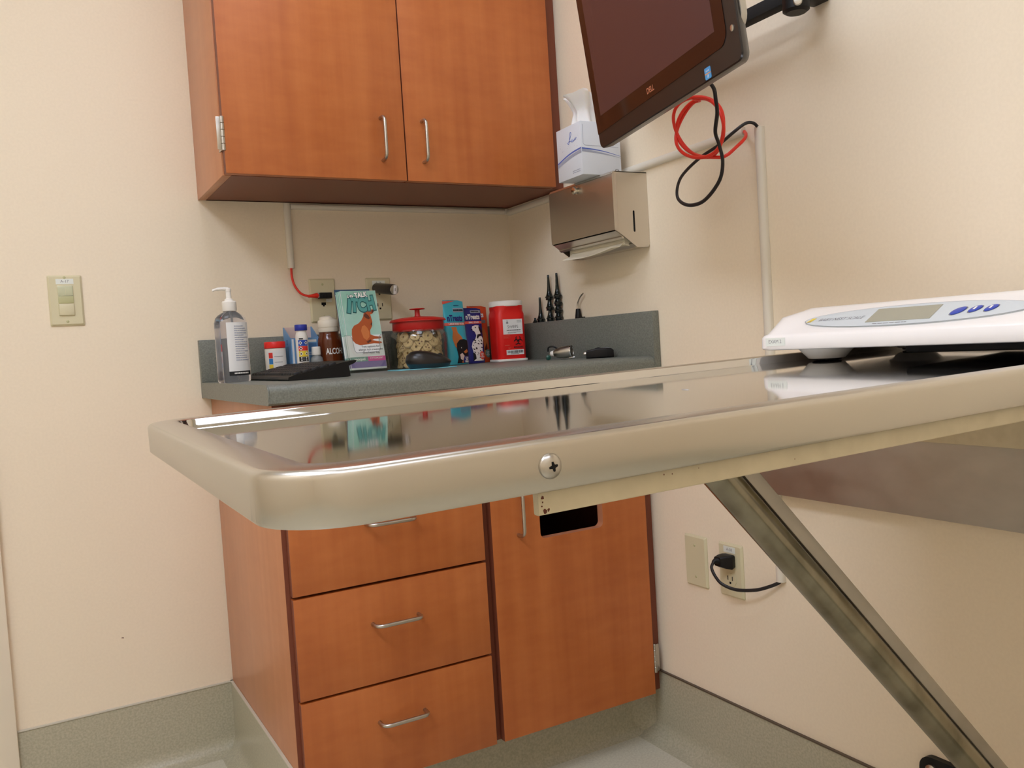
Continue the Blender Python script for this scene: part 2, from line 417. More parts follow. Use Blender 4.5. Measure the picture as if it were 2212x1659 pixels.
M['wood_cut'] = mat('cut_laminate_edge', (196, 130, 96), .4)
for f in b.faces:
    if abs(f.normal.x) > .9 and abs(f.calc_center_median().x+.236) > .19: f.material_index = 2
cd = obj('door', b, ['wood', 'wood_cut', 'wood_edge'], base, OB)
b = B(); pull(b, Mx=frame((-.3752, yf0, .602), (1, 0, 0), (0, 0, 1))); obj('handle', b, 'nickel', cd)
b = B(); hinge(b, -.0275, -.612, .1705, .2385, 1); obj('hinge', b, 'nickel', cd)
b = B(); hinge(b, -.0275, -.612, .75, .818, 1); obj('hinge', b, 'nickel', cd)

# ------------------------------------------------------------------ countertop
ct = thing('countertop', 'grey-green laminate countertop with backsplash over the base cabinet', 'countertop', (-.446, -.33, ZC))
OC = Matrix.Translation((.446, .33, -ZC))
prof = [(-.001, zt+.0005), (-.655, zt+.0005), (-.660, zt+.004), (-.660, ZC-.016)]
for k in range(1, 9):
    a = PI/2*k/8; prof.append((-.660+.016*(1-math.cos(a)), ZC-.016+.016*math.sin(a)))
prof.append((-.001, ZC))
b = B(); loft(b, [[(x, p[0], p[1]) for p in prof] for x in (-.8885, -.02)]); obj('worktop', b, 'counter', ct, OC, angle=25)
b = B(); loft(b, [[(x, p[0], p[1]) for p in prof] for x in (-.8915, -.8889)]); obj('end_cap', b, 'counter', ct, OC, angle=25)
b = B(); box(b, -.8915, -.0205, -.0195, -.001, ZC, ZC+.1022, .0008); obj('backsplash', b, 'counter', ct, OC)
b = B(); box(b, -.0195, -.001, -.660, -.001, zt+.0005, ZC+.1022, .0008); obj('side_splash', b, 'counter', ct, OC)

# ------------------------------------------------------------------ wall cabinet
wc = thing('wall_cabinet', 'cherry wood two-door wall cabinet hung above the counter', 'cabinet', (-.434, -.15, 1.3564))
OW = Matrix.Translation((.434, .15, -1.3564))
zb, ztop = 1.3564, 2.12
b = B()
box(b, -.8652, -.847, -.301, -.001, zb, ztop, .0008, mi=1); box(b, -.02, -.002, -.301, -.001, zb, ztop); box(b, -.847, -.02, -.301, -.001, zb, zb+.018); box(b, -.847, -.02, -.301, -.001, ztop-.018, ztop)
box(b, -.847, -.02, -.012, -.001, zb, ztop); box(b, -.04, -.001, -.3018, -.283, zb+.0004, ztop-.001); box(b, -.466, -.436, -.3018, -.283, zb+.001, ztop-.001)
obj('body', b, ['wood_edge', 'wood_side'], wc, OW)
for x0, x1, hx in ((-.8625, -.4515, -.509), (-.4490, -.0385, -.4062)):
    b = B(); box(b, x0, x1, -.3245, -.3035, zb+.0005, ztop-.002, .0012)
    edge_band(b, 1); d = obj('door', b, ['wood', 'wood_edge'], wc, OW)
    b = B(); pull(b, Mx=frame((hx, -.3245, 1.449), (1, 0, 0), (0, 0, 1))); obj('handle', b, 'nickel', d)
    side = -1 if x0 < -.8 else 1
    hx_ = x0-.001 if side < 0 else x1+.001
    for z0 in ((1.404, 1.98) if side < 0 else (1.98,)):
        b = B(); hinge(b, hx_, -.3225, z0, z0+.072, side)
        if side < 0: box(b, -.8668, -.8652, -.318, -.292, z0+.002, z0+.070, .0003)
        obj('hinge', b, 'nickel', d)

# ------------------------------------------------------------------ wall plates, raceways
PW, PH = .0699, .1143
WB = lambda x, z: frame((x, 0, z), (1, 0, 0), (0, 0, 1))          # back wall: right=+x, up=z, out=-y
WR = lambda y, z: frame((0, y, z), (0, -1, 0), (0, 0, 1))         # right wall: right=-y, out=-x
def plate_mesh(bm, mi=0):
    loft(bm, [rrect(-PW/2, PW/2, -PH/2, PH/2, .003, 0.0003), rrect(-PW/2, PW/2, -PH/2, PH/2, .003, .002), rrect(-PW/2+.004, PW/2-.004, -PH/2+.004, PH/2-.004, .002, .0062)], mi)
def screw(bm, x, y, z, mi=0, r=.0032):
    lathe(bm, [(r, 0), (r*.8, .0008), (r*.3, .0012)], 14, mi, Matrix.Translation((x, y, z)))
def plate_label(t, txt, y=.043, w=.036, h=.012):
    b = B(); box(b, -w/2, w/2, y-h/2, y+h/2, .0062, .0065); lb = obj('label', b, 'tape_label', t)
    b = B(); text(b, txt, .0085, Mx=Matrix.Translation((0, y, .0066))); obj('lettering', b, 'ink_grey', lb)
# switch
t = thing('light_switch', 'ivory wall switch with motion sensor left of the counter', 'switch', Mx=WB(-1.1685, 1.1215))
b = B(); plate_mesh(b); obj('cover_plate', b, 'plate', t)
b = B(); box(b, -.0165, .0165, -.034, .034, .005, .0072, .001); obj('switch_frame', b, 'plate', t)
b = B(); box(b, -.0155, .0155, .010, .033, .006, .0092, .0015); box(b, -.0155, .0155, -.006, .010, .006, .0086, .0008, mi=1); box(b, -.0003, .0003, .012, .032, .0090, .0095, mi=2)
obj('sensor_window', b, ['ivory_lens', 'ivory_dark', 'plate'], t)
b = B(); box(b, -.0155, .0155, -.0335, -.0075, .006, .0105, .002); obj('button', b, 'plate', t)
b = B(); screw(b, 0, -.0475, .006); obj('screw', b, 'ivory_dark', t)
b = B(); screw(b, 0, .0515, .006); obj('screw', b, 'ivory_dark', t)
plate_label(t, 'A-17')
# network plate
t = thing('network_plate', 'ivory network jack plate with red cable plugged in above the alcohol bottle', 'wall plate', Mx=WB(-.5725, 1.1045))
b = B(); plate_mesh(b); obj('cover_plate', b, 'plate', t)
b = B(); box(b, -.008, .008, -.017, -.003, .005, .0066); box(b, -.006, .006, -.012, -.005, .0066, .0068, mi=1); box(b, -.0025, .0025, -.0155, -.012, .0066, .0068, mi=1); obj('jack', b, ['plate', 'dark_hole'], t)
b = B(); box(b, .007, .022, -.004, .004, .0062, .0065); obj('label', b, 'tape_label', t)
for yy in (.042, -.042):
    b = B(); screw(b, 0, yy, .006); obj('screw', b, 'ivory_dark', t)
tag(obj('network_coupler', (lambda b: (box(b, -.5876, -.5560, -.031, -.0065, 1.1090, 1.1236, .001), [box(b, -.586+.004*k, -.5845+.004*k, -.0316, -.03, 1.110, 1.1226) for k in range(7)], b)[-1])(B()), 'black'), 'black block adapter plugged into the ivory network plate', 'adapter')
# outlet behind the brochures
def receptacle(t, y):
    b = B(); loft(b, [[(p[0], p[1], z) for p in ellipse(0, y, .0170, .0142, 28)] for z in (.005, .0074)])
    obj('socket', b, 'plate', t)
    b = B(); box(b, -.0075, -.0055, y-.001, y+.008, .0073, .0077); box(b, .0055, .0075, y-.001, y+.008, .0073, .0077); box(b, -.0024, .0024, y-.0085, y-.004, .0073, .0077)
    obj('slots', b, 'dark_hole', t)
t = thing('wall_outlet', 'ivory power outlet on the back wall behind the brochures', 'outlet', Mx=WB(-.4175, 1.1045))
b = B(); plate_mesh(b); obj('cover_plate', b, 'plate', t)
receptacle(t, .0195); receptacle(t, -.0195); plate_label(t, 'A-36')
t = thing('wall_outlet', 'ivory power outlet low on the right wall with a black plug in it', 'outlet', Mx=WR(-.855, .457))
b = B(); plate_mesh(b); obj('cover_plate', b, 'plate', t)
receptacle(t, .0195); receptacle(t, -.0195); plate_label(t, 'A-38', .0445, .034, .013)
t = thing('blank_plate', 'blank ivory cover plate beside the low outlet on the right wall', 'wall plate', Mx=WR(-.7465, .457))
b = B(); plate_mesh(b); obj('cover_plate', b, 'plate', t)
for yy in (.035, -.035):
    b = B(); screw(b, 0, yy, .006); obj('screw', b, 'ivory_dark', t)

def race(bm, L, w=.017, d=.0115, Mx=None):
    """half round cable duct along local x, on the wall plane z=0"""
    pr = [(-w/2, .0003), (-w/2, d*.45)] + [(-w/2*math.cos(PI*k/10), d*.45+d*.55*math.sin(PI*k/10)) for k in range(1, 10)] + [(w/2, d*.45), (w/2, .0003)]
    loft(bm, [[(x, p[0], p[1]) for p in pr] for x in (0, L)], 0, Mx=Mx)
b = B(); race(b, .165, Mx=frame((-.6498, 0, 1.3540), (0, 0, -1), (1, 0, 0)) @ Matrix.Translation((0, 0, 0)))
tag(obj('cable_raceway', b, 'race'), 'short upright white cable raceway above the red cable on back wall', 'raceway', 'white cable raceways')
b = B(); race(b, .625, .014, Mx=frame((-.6415, 0, 1.3462), (1, 0, 0), (0, 0, 1))); box(b, -.016, -.001, -.0125, -.0003, 1.3385, 1.3535, .002)
tag(obj('cable_raceway', b, 'race'), 'long level white cable raceway under the wall cabinet on back wall', 'raceway', 'white cable raceways')
b = B(); race(b, .940, Mx=frame((0, -.0135, 1.3428), (0, -1, .006), (0, 0, 1)))
tag(obj('cable_raceway', b, 'race'), 'level white cable raceway on right wall running behind the towel dispenser', 'raceway', 'white cable raceways')
b = B(); race(b, .884, .0185, .0125, Mx=frame((0, -.9935, 1.3465), (0, 0, -1), (0, -1, 0)))
tag(obj('cable_raceway', b, 'race'), 'tall upright white cable raceway on right wall behind the table', 'raceway', 'white cable raceways')

# ------------------------------------------------------------------ cables
t = thing('network_cable', 'short red network cable curving from raceway to black adapter on back wall', 'cable', (-.65, -.01, 1.18))
OT = Matrix.Translation((.65, .01, -1.18))
b = B(); tube(b, smooth_path([(-.6512, -.007, 1.20), (-.6512, -.008, 1.1884), (-.6512, -.010, 1.1646), (-.6467, -.014, 1.1429), (-.6343, -.020, 1.1233), (-.6175, -.024, 1.1160), (-.6025, -.024, 1.1155)]), .0029, 12); obj('cord', b, 'red_cable', t, OT)
b = B(); tube(b, [(-.618, -.024, 1.1152), (-.607, -.024, 1.1158), (-.596, -.022, 1.1166), (-.591, -.021, 1.1168)], [.0033, .0045, .0065, .0068], 12); obj('boot', b, 'red_cable', t, OT)
b = B(); box(b, -.5925, -.5876, -.0265, -.0145, 1.1115, 1.1225, .0006); obj('connector', b, 'frost', t, OT)

t = thing('network_cable', 'coiled red network cable hanging under the monitor', 'cable', (-.1, -.93, 1.35))
OT = Matrix.Translation((.1, .93, -1.35))
c0 = V((-.1, -.936, 1.3525)); av = V((0, -.0765, -.019)); bv = V((0, -.004, .055)); xv = V((1, 0, 0))
pts = [V((-.24, -.95, 1.44)), V((-.19, -.925, 1.43)), V((-.14, -.925, 1.415))]
N = 72; a0 = PI*.55
for k in range(N+1):
    a = a0+2*PI*2.62*k/N
    wob = 1+.045*math.sin(a*1.9+.4)
    pts.append(c0+av*math.cos(a)*wob+bv*math.sin(a)*(1+.03*math.cos(a*1.37))+xv*(.012*math.sin(a*.8)+.006*math.cos(2.3*a)))
end = [V((-.085, -.981, 1.2888)), V((-.065, -.9919, 1.3048)), V((-.040, -.9895, 1.3225)), V((-.020, -.9739, 1.3363)), V((-.004, -.9545, 1.3470))]
while (pts[-1]-end[0]).length < .02: pts.pop()
b = B(); tube(b, smooth_path(pts+end, 3), .0033, 10); obj('cord', b, 'red_cable', t, OT)

b = B(); tube(b, smooth_path([(-.262, -1.075, 1.42), (-.225, -1.081, 1.395), (-.2000, -1.0808, 1.3790), (-.19, -1.0754, 1.3601), (-.17, -1.0562, 1.3430), (-.15, -1.0282, 1.3188), (-.13, -1.0150, 1.3008), (-.12, -1.0118, 1.2701), (-.11, -.9892, 1.2394), (-.10, -.9346, 1.2131), (-.09, -.8766, 1.2153), (-.08, -.8360, 1.2394), (-.075, -.8431, 1.2757), (-.07, -.8908, 1.3030), (-.06, -.9378, 1.3201), (-.045, -.9740, 1.3425), (-.030, -.9863, 1.3537), (-.0180, -.9935, 1.3525), (-.007, -.9945, 1.3440)], 8), .0030, 12, flat_ratio=1.25)
tag(obj('power_cable', b, 'black_cable'), 'black power cord looping from the monitor into the tall raceway', 'cable')
t = thing('power_plug', 'black angled plug and cord in the low outlet on right wall', 'plug', (-.02, -.855, .4775))
OT = Matrix.Translation((.02, .855, -.4775))
b = B(); loft(b, [[(x, p[0], p[1]) for p in rrect(y0, y1, z0, z1, .004)] for x, y0, y1, z0, z1 in ((-.0075, -.872, -.842, .4655, .4925), (-.016, -.874, -.840, .4635, .4935), (-.026, -.868, -.839, .4660, .4925), (-.036, -.859, -.840, .4710, .4900))])
tube(b, [(-.031, -.852, .4815), (-.040, -.848, .4830), (-.045, -.8475, .4800)], [.008, .0060, .0042], 12)
obj('plug_body', b, 'black', t, OT)
b = B(); tube(b, smooth_path([(-.043, -.8477, .4845), (-.046, -.8470, .4780), (-.050, -.8471, .4690), (-.050, -.8569, .4535), (-.045, -.8710, .4390), (-.035, -.9001, .4318), (-.025, -.9419, .4381), (-.0150, -.9700, .4488), (-.0065, -.9900, .4600), (-.0060, -.9920, .4660)], 8), .0027, 10, flat_ratio=1.3); obj('cord', b, 'black_cable', t, OT)

# otoscope handle charging in the outlet
t = thing('charging_otoscope', 'grey cylindrical otoscope handle plugged into the outlet behind the brochures', 'otoscope handle', (-.43, -.008, 1.134))
d = V((-.4091, -.0950, 1.1212))-V((-.4306, -.0080, 1.1338)); zz = d.normalized(); r = zz.cross(V((0, 0, 1))).normalized(); u = r.cross(zz)
MH = Matrix(((r.x, u.x, zz.x, 0), (r.y, u.y, zz.y, 0), (r.z, u.z, zz.z, 0), (0, 0, 0, 1))); Lh = d.length
b = B(); lathe(b, [(.006, 0), (.006, .004), (.0125, .006), (.014, .010), (.0142, Lh-.004), (.0135, Lh-.001)], 28); obj('barrel', b, 'grey_dark' if 'grey_dark' in M else 'bezel', t, MH)
b = B(); lathe(b, [(.0135, Lh-.001), (.013, Lh), (.004, Lh+.0004)], 28); obj('end_cap', b, 'nickel', t, MH)
b = B(); box(b, -.006, .004, -.0115, .0115, Lh+.0004, Lh+.0012, .0003); box(b, -.0015, 0, -.004, .004, Lh+.0012, Lh+.0014, mi=1); obj('label', b, ['paper', 'ink'], t, MH)

# ------------------------------------------------------------------ towel dispenser and tissue box
t = thing('towel_dispenser', 'stainless steel paper towel dispenser on right wall beside the wall cabinet', 'dispenser', (-.05, -.51, 1.162))
OT = Matrix.Translation((.05, .51, -1.162))
y0, y1 = -.6425, -.3795
side = [(-.0005, 1.3315), (-.090, 1.3305), (-.0954, 1.3255), (-.0954, 1.2005), (-.0760, 1.1885), (-.0373, 1.1625), (-.0055, 1.1625), (-.0005, 1.1690)]
b = B()
for ya, yb in ((y0, y0+.0022), (y1-.0022, y1)):
    loft(b, [[(p[0], y, p[1]) for p in side] for y in (ya, yb)])
def sheet(pts, th=.0022, mi=0, ya=y0, yb=y1):
    P = [V((p[0], 0, p[1])) for p in pts]
    for A, Bq in zip(P, P[1:]):
        n = (Bq-A).cross(V((0, 1, 0))).normalized()*th
        q = [A, Bq, Bq+n, A+n]; loft(b, [[(k.x, y, k.z) for k in q] for y in (ya, yb)], mi)
sheet([(-.0954, 1.2005), (-.0954, 1.3245), (-.0915, 1.3300)])
sheet([(-.0005, 1.3295), (-.090, 1.3290)], -.0022)
fold = []
for k in range(9):
    a = PI/2*k/8; fold.append((-.0954+.0090-.0096*math.sin(a), y0+.0090-.0096*math.cos(a)))
loft(b, [[(p[0], p[1], z) for p in fold]+[(-.0865, y0+.0085, z)] for z in (1.2010, 1.3295)])
obj('case', b, 'steel_disp', t, OT, angle=20)
b = B(); sheet([(-.0765, 1.1885), (-.0930, 1.1995)], .0016, 0, y0+.0026, y1-.0026); sheet([(-.0700, 1.1845), (-.0765, 1.1885)], .004, 0, y0+.0026, y1-.0026)
obj('front_lip', b, 'steel_disp', t, OT, angle=20)
b = B(); sheet([(-.0373, 1.1640), (-.0480, 1.1710)], .002, 0, y0+.0026, y1-.0026); sheet([(-.0006, 1.166), (-.037, 1.166)], .002, 0, y0+.0026, y1-.0026)
obj('tray', b, 'steel_disp', t, OT, angle=20)
b = B(); box(b, -.080, -.004, y0+.004, y1-.004, 1.194, 1.325); obj('interior', b, 'dark_hole', t, OT)
b = B(); loft(b, [[(p[0], y, p[1]) for p in rrect(-.0448, -.0400, 1.1965, 1.2445, .0023)] for y in (y0-.0003, y0+.0001)]); obj('level_slot', b, 'dark_hole', t, OT)
b = B(); lathe(b, [(.0085, 0), (.0085, .003), (.0065, .0035), (.0065, .009), (.0088, .0095), (.0088, .0125), (.007, .0135)], 24, Mx=frame((-.0954, -.5036, 1.3122), (0, -1, 0), (0, 0, 1))); obj('lock', b, 'lock', t, OT)
# towels hanging out of the slot
b = B(); rows = []
for i in range(17):
    s = i/16; y = -.412-(-.412+.620)*s
    sag = .007*math.sin(PI*s)
    rows.append([(-.058, y, 1.180-sag*.25), (-.062, y-.002, 1.1735-sag*.9), (-.072, y-.004, 1.1660-sag*1.1), (-.088, y+.006, 1.1590-sag*.9+.006*s)])
loft(b, rows, 0, False, False, False); bmesh.ops.solidify(b, geom=b.faces[:], thickness=.0008)
for i in range(4):
    rows = []
    for k in range(9):
        s = k/8; y = -.402-.225*s; rows.append([(-.060+.008*i, y, 1.186-.003*i), (-.060+.008*i, y, 1.1745+.0045*math.cos(PI*2*(s-.5))-.002*i), (-.052+.008*i, y, 1.1735+.0045*math.cos(PI*2*(s-.5))-.002*i), (-.052+.008*i, y, 1.186-.003*i)])
    loft(b, rows)
tag(obj('paper_towel', b, 'towel', None), 'folded cream paper towels hanging from the steel dispenser', 'paper towel')

tb = thing('tissue_box', 'white tissue box with blue stripe on top of the towel dispenser', 'tissue box', (-.0840, -.5400, 1.3320), math.radians(-2))
w, dp, h = .106, .106, .1195
b = B(); box(b, -w/2, w/2, -dp/2, dp/2, 0, h, .0012); obj('carton', b, 'boxcard', tb)
b = B()
FL = frame((-w/2, 0, 0), (0, -1, 0), (0, 0, 1)); FN = frame((0, -dp/2, 0), (1, 0, 0), (0, 0, 1))
def stripe(F, y0_, y1_, bow, th, mi, x0=-dp/2+.0008, x1=dp/2-.0008, taper=1.):
    n = 14; lo = []; hi = []
    for k in range(n+1):
        s = k/n; x = x0+(x1-x0)*s; y = y0_+(y1_-y0_)*s+bow*math.sin(PI*s); tt = th*(1-(1-taper)*s)
        lo.append((x, y-tt/2)); hi.append((x, y+tt/2))
    for k in range(n): flat(b, [lo[k], lo[k+1], hi[k+1], hi[k]], .0004, mi, F)
stripe(FL, .042, .0595, .004, .0034, 0); stripe(FL, .036, .053, .003, .007, 1)
stripe(FN, .0585, .044, .003, .0034, 0, taper=.2); stripe(FN, .054, .040, .002, .006, 1, taper=.1)
obj('stripe', b, ['ink_periw', 'ink_haze'], tb)
b = B(); rnd = random.Random(4)
for k in range(18):
    F, px = ((FL, rnd.uniform(-.042, .045)) if k < 18 else (FN, rnd.uniform(-.045, -.015)))
    py = rnd.uniform(.064, .094) if k < 18 else rnd.uniform(.088, .112); a = rnd.uniform(0, PI); s = rnd.uniform(.001, .0022)
    flat(b, [(px+s*math.cos(a), py+s*math.sin(a)), (px+.35*s*math.cos(a+2), py+.35*s*math.sin(a+2)), (px-s*math.cos(a+.4), py-s*math.sin(a+.4)), (px+.35*s*math.cos(a-2), py+.35*s*math.sin(a-2))], .0004, 0, F)
obj('leaf_pattern', b, ['ink_haze', 'ink'], tb)
b = B(); lines(b, .012, .046, .008, .016, 2, 0, FL, .0004, .4, 3); obj('small_print', b, 'ink_haze', tb)
b = B()
for k in range(24):
    a, c = 2*PI*k/24, 2*PI*(k+1)/24
    if k not in (5, 6): flat(b, [(.040+.0045*math.cos(a), .009+.0045*math.sin(a)), (.040+.0045*math.cos(c), .009+.0045*math.sin(c)), (.040+.0058*math.cos(c), .009+.0058*math.sin(c)), (.040+.0058*math.cos(a), .009+.0058*math.sin(a))], .0004, 1, FN)
flat(b, rect(.0380, .0425, .0075, .0105), .0004, 1, FN)
obj('round_mark', b, ['ink_haze', 'ink'], tb)
b = B(); sc = [(-.006, .083), (.0, .078), (.004, .086), (.008, .101), (.012, .103), (.012, .096), (.004, .086), (.001, .082), (.008, .084), (.013, .081), (.015, .086), (.0145, .082), (.018, .080), (.020, .086), (.021, .081), (.025, .082), (.030, .087), (.026, .083), (.031, .083), (.034, .087)]
tube(b, smooth_path([(p[0], p[1], .0004) for p in sc], 5), .00055, 6, Mx=FL); obj('logo', b, 'ink_periw', tb)
b = B(); ln = [(-.048, .112), (-.048, .069), (-.044, .0655), (.047, .0640)]
for A, C_ in zip(ln, ln[1:]): tube(b, [(A[0], A[1], .0002), (C_[0], C_[1], .0002)], .0004, 6, Mx=FN)
obj('perforation', b, 'ink_haze', tb)
# tissue pulled up: folded sheet
b = B(); rows = []; nn = 40
for i in range(13):
    s = i/12; row = []
    for k in range(nn):
        a = 2*PI*k/nn
        pl = 1+.30*math.sin(a*3+1.1+s*1.2)+.16*math.sin(a*7+s*2)
        rx = (.036-.020*s+.060*max(0, s-.45)*1.2)*pl; ry = (.020-.006*s+.030*max(0, s-.5))*pl
        zz_ = h-.002+.088*s-(.018*max(0, math.cos(a+.3))*s*s if s > .5 else 0)-(.026*max(0, -math.cos(a))*s*s)
        row.append((-.004+rx*math.cos(a)-.012*s*s+.006*s, ry*math.sin(a)+.004*math.sin(s*5), zz_))
    rows.append(row)
top = [(-.010+(p[0]+.010)*.35, p[1]*.3, p[2]+.004) for p in rows[-1]]; rows.append(top)
loft(b, rows, 0, False, True)
tag(obj('tissue', b, 'tissue', None, tb.matrix_basis.copy() if False else Matrix.Translation((-.0840, -.5400, 1.3320)), angle=80), 'white tissue standing up out of the tissue box', 'tissue')

# ------------------------------------------------------------------ monitor on its wall arm
e = V((-.24188, -.97031, 0)); up = V((-.11317, .02821, .99317)); MO = frame((-.3228, -.915, 1.303), e, up)
mo = thing('monitor', 'black all-in-one computer monitor hung high on the right wall arm', 'monitor', Mx=MO)
Wm, Hm = .492, .365
b = B()
loft(b, [rrect(.006, Wm-.018, .003, Hm-.004, .012, -.022), rrect(.002, Wm-.013, .001, Hm-.001, .012, -.018), rrect(0, Wm-.003, 0, Hm, .012, -.0075), rrect(0, Wm, 0, Hm, .012, -.002), rrect(.0015, Wm-.0015, .0015, Hm-.0015, .011, 0)], 0)
obj('bezel', b, 'bezel', mo)
b = B(); loft(b, [rrect(.04, Wm-.060, .065, Hm-.02, .02, -.052), rrect(.016, Wm-.022, .050, Hm-.01, .02, -.030), rrect(.012, Wm-.0045, .042, Hm-.01, .02, -.0185), rrect(.012, Wm-.0015, .042, Hm-.01, .02, -.0085)], 0); obj('rear_shell', b, 'grey_plastic', mo)
b = B(); g = rrect(.0015, .463, .027, Hm-.002, .001, 0)
g2 = [(.0015, Hm-.002), (.0015, .0265)] + [(.443+.020*math.sin(PI/2*k/8), .050-.0205*math.cos(PI/2*k/8)) for k in range(9)] + [(.463, Hm-.002)]
prism(b, g2, 0, .0009); obj('glass_front', b, 'bezel_glass', mo)
b = B(); prism(b, rect(.026, .4358, .054, .338), .0009, .0011); obj('screen', b, 'screen', mo)
b = B(); text(b, 'DELL', .0118, Mx=Matrix.Translation((.230, .0395, .0011)), fat=.0004); obj('logo', b, 'logo_tan', mo)
b = B(); prism(b, [(p[0], p[1]) for p in rrect(.3950, .4115, .0020, .0175, .002)], 0, .0005, 0)
flat(b, rect(.3950, .4115, .0088, .0100), .00055, 2)
text(b, 'inside', .0040, Mx=Matrix.Translation((.4033, .0132, .0006)), mi=1); text(b, 'i5', .0058, Mx=Matrix.Translation((.4033, .0058, .0006)), mi=1, fat=.0001)
obj('sticker', b, ['sticker_blue', 'ink_white', 'orange_ink'], mo)
b = B(); lathe(b, [(.0042, 0), (.0042, .0008), (.0034, .0012)], 22, Mx=Matrix.Translation((.4775, .0435, 0))); obj('power_button', b, 'nickel', mo)
# arm
ar = thing('monitor_mount', 'black articulated wall arm holding the monitor', 'monitor arm', (-.005, -1.13, 1.51))
OT = Matrix.Translation((.005, 1.13, -1.51))
b = B(); box(b, -.075, -.050, -1.14, -.70, 1.5185, 1.5415, .002, Mx=None); obj('arm_bar', b, 'black_matte', ar, OT)
b = B()
loft(b, [[(-.066+.0225*math.cos(2*PI*k/24)*s, -1.150+.0225*math.sin(2*PI*k/24)*s, z) for k in range(24)] for z, s in ((1.497, .75), (1.501, 1), (1.565, 1), (1.569, .8))])
box(b, -.060, -.001, -1.168, -1.132, 1.520, 1.566, .004)
obj('pivot', b, 'black', ar, OT)
b = B(); lathe(b, [(.0075, 0), (.0075, .003), (.006, .0045), (.002, .005)], 20, Mx=frame((-.0800, -1.1660, 1.5085), (.72, -.69, 0), (0, 0, 1)) @ Matrix.Translation((0, 0, 0))); obj('bolt', b, 'nickel', ar, OT)
b = B(); box(b, -.012, -.001, -1.185, -1.115, 1.545, 1.70, .003); obj('wall_plate', b, 'black', ar, OT)
b = B(); lathe(b, [(.016, 1.500), (.018, 1.503), (.018, 1.560), (.016, 1.563)], 24, Mx=Matrix.Translation((-.0625, -.70, 0)))
tube(b, [(-.0625, -.70, 1.53), (-.20, -.90, 1.532), (-.312, -1.10, 1.515)], .013, 12); obj('elbow_bar', b, 'black_matte', ar, OT)
b = B(); loft(b, [rrect(.19, .31, .15, .27, .006, -.064), rrect(.19, .31, .15, .27, .006, -.0555)]); o2 = obj('mount_plate', b, 'black', ar, OT @ MO)

# ------------------------------------------------------------------ exam table
az, sg = -.011, .0183
tu = V((math.cos(az)*math.cos(sg), math.sin(az)*math.cos(sg), math.sin(sg))); tv = V((-math.sin(az), math.cos(az), 0)); to = V((-1.1748, -1.8222, .9070)); tn = tu.cross(tv)
MT = frame(to, tu, tv)
TW, TL_, AH = .520, 1.138, .0278
tbz = thing('exam_table', 'stainless steel fold-down exam table fixed to the right wall', 'table', Mx=MT)
REC, TILT = -.0105, .011
def tloop(ins, c, r=.047, cf=None):
    out = []
    for p in rrect(ins, TL_-ins*.2, ins, TW-ins, max(r-ins, .004), 0, 10): out.append((p[0], p[1], c if cf is None else cf(p[0], p[1])))
    return out
def csurf(a, bb): return REC-TILT*(TW-.03-bb)
b = B(); L = [tloop(.006, -AH+.008), tloop(.006, -AH), tloop(.002, -AH-.0003), tloop(0, -AH+.002), tloop(0, -.0049)]
for k in range(1, 7):
    a = PI/2*k/6; L.append(tloop(.0042*(1-math.cos(a)), -.0045+.0042*math.sin(a)-.0003*math.cos(a)))
L += [tloop(.015, -.0001), tloop(.0250, -.0004), tloop(.0268, -.0012)]
loft(b, L, 0, False, False)
obj('rim', b, 'steel', tbz, angle=50)
b = B(); L = [tloop(.0268, -.0012), tloop(.0275, -.0024), tloop(.0304, 0, cf=lambda a, q: csurf(a, q)+.0006), tloop(.0310, 0, cf=csurf), tloop(.0330, 0, cf=csurf)]
loft(b, L, 0, False, True); obj('tabletop', b, 'steel_top', tbz, angle=50)
b = B(); prism(b, rect(.02, TL_-.01, .02, TW-.02), -AH+.003, -AH+.006); obj('underside', b, 'steel_dull', tbz)
# screws in the apron
def truss(a):
    s = B(); F = frame((a, 0, -.0147), (1, 0, 0), (0, 0, 1))
    lathe(s, [(.0068, 0), (.0068, .0005), (.0062, .0014), (.0048, .0026), (.0028, .0033), (.0008, .0036)], 28, 0, F)
    o = obj('screw', s, 'nickel', tbz, angle=60)
    c = B(); pl = []
    for k in range(4):
        q = PI/2*k+.18
        for dx, dy in ((.0026, -.0005), (.0026, .0005), (.0009, .0009)): pl.append((dx*math.cos(q)-dy*math.sin(q), dx*math.sin(q)+dy*math.cos(q)))
    prism(c, pl, .0030, .0037, 0, F); obj('cross_slot', c, 'dark_hole', o)
truss(.1431); truss(.92)
# painted rail under the front edge
b = B(); loft(b, [[(a, p[0], p[1]) for p in rrect(.0105, .0160, -.0422, -AH-.0014, .0012)] for a in (.1405, .1415, TL_)], 0)
box(b, .1415, TL_, .0155, .060, -AH-.0030, -AH-.0014); box(b, .150, TL_, .020, .060, -AH-.0014, -AH+.004)
loft(b, [[(a, p[0], p[1]) for p in rrect(TW-.016, TW-.0105, -.0422, -AH+.001, .0018)] for a in (.1405, .1415, TL_)], 0)
rl = obj('rail', b, 'cream_paint', tbz)
b = B(); rnd = random.Random(3)
for a, c, s in ((.1432, -.0326, .0011), (.1430, -.0350, .0005), (.1440, -.0398, .0014), (.1463, -.0396, .0009), (.1424, -.0372, .0006), (.225, -.0322, .0005), (.231, -.0326, .0005), (.251, -.0321, .0004), (.330, -.0375, .0004)):
    pl = [(a+s*math.cos(q)*rnd.uniform(.5, 1.1), c+s*math.sin(q)*rnd.uniform(.6, 1.3)) for q in [2*PI*k/9 for k in range(9)]]
    b = B(); flat(b, pl, .0002, 0, frame((0, .0105, 0), (1, 0, 0), (0, 0, 1))); obj('paint_chip', b, 'fur_dark', rl)
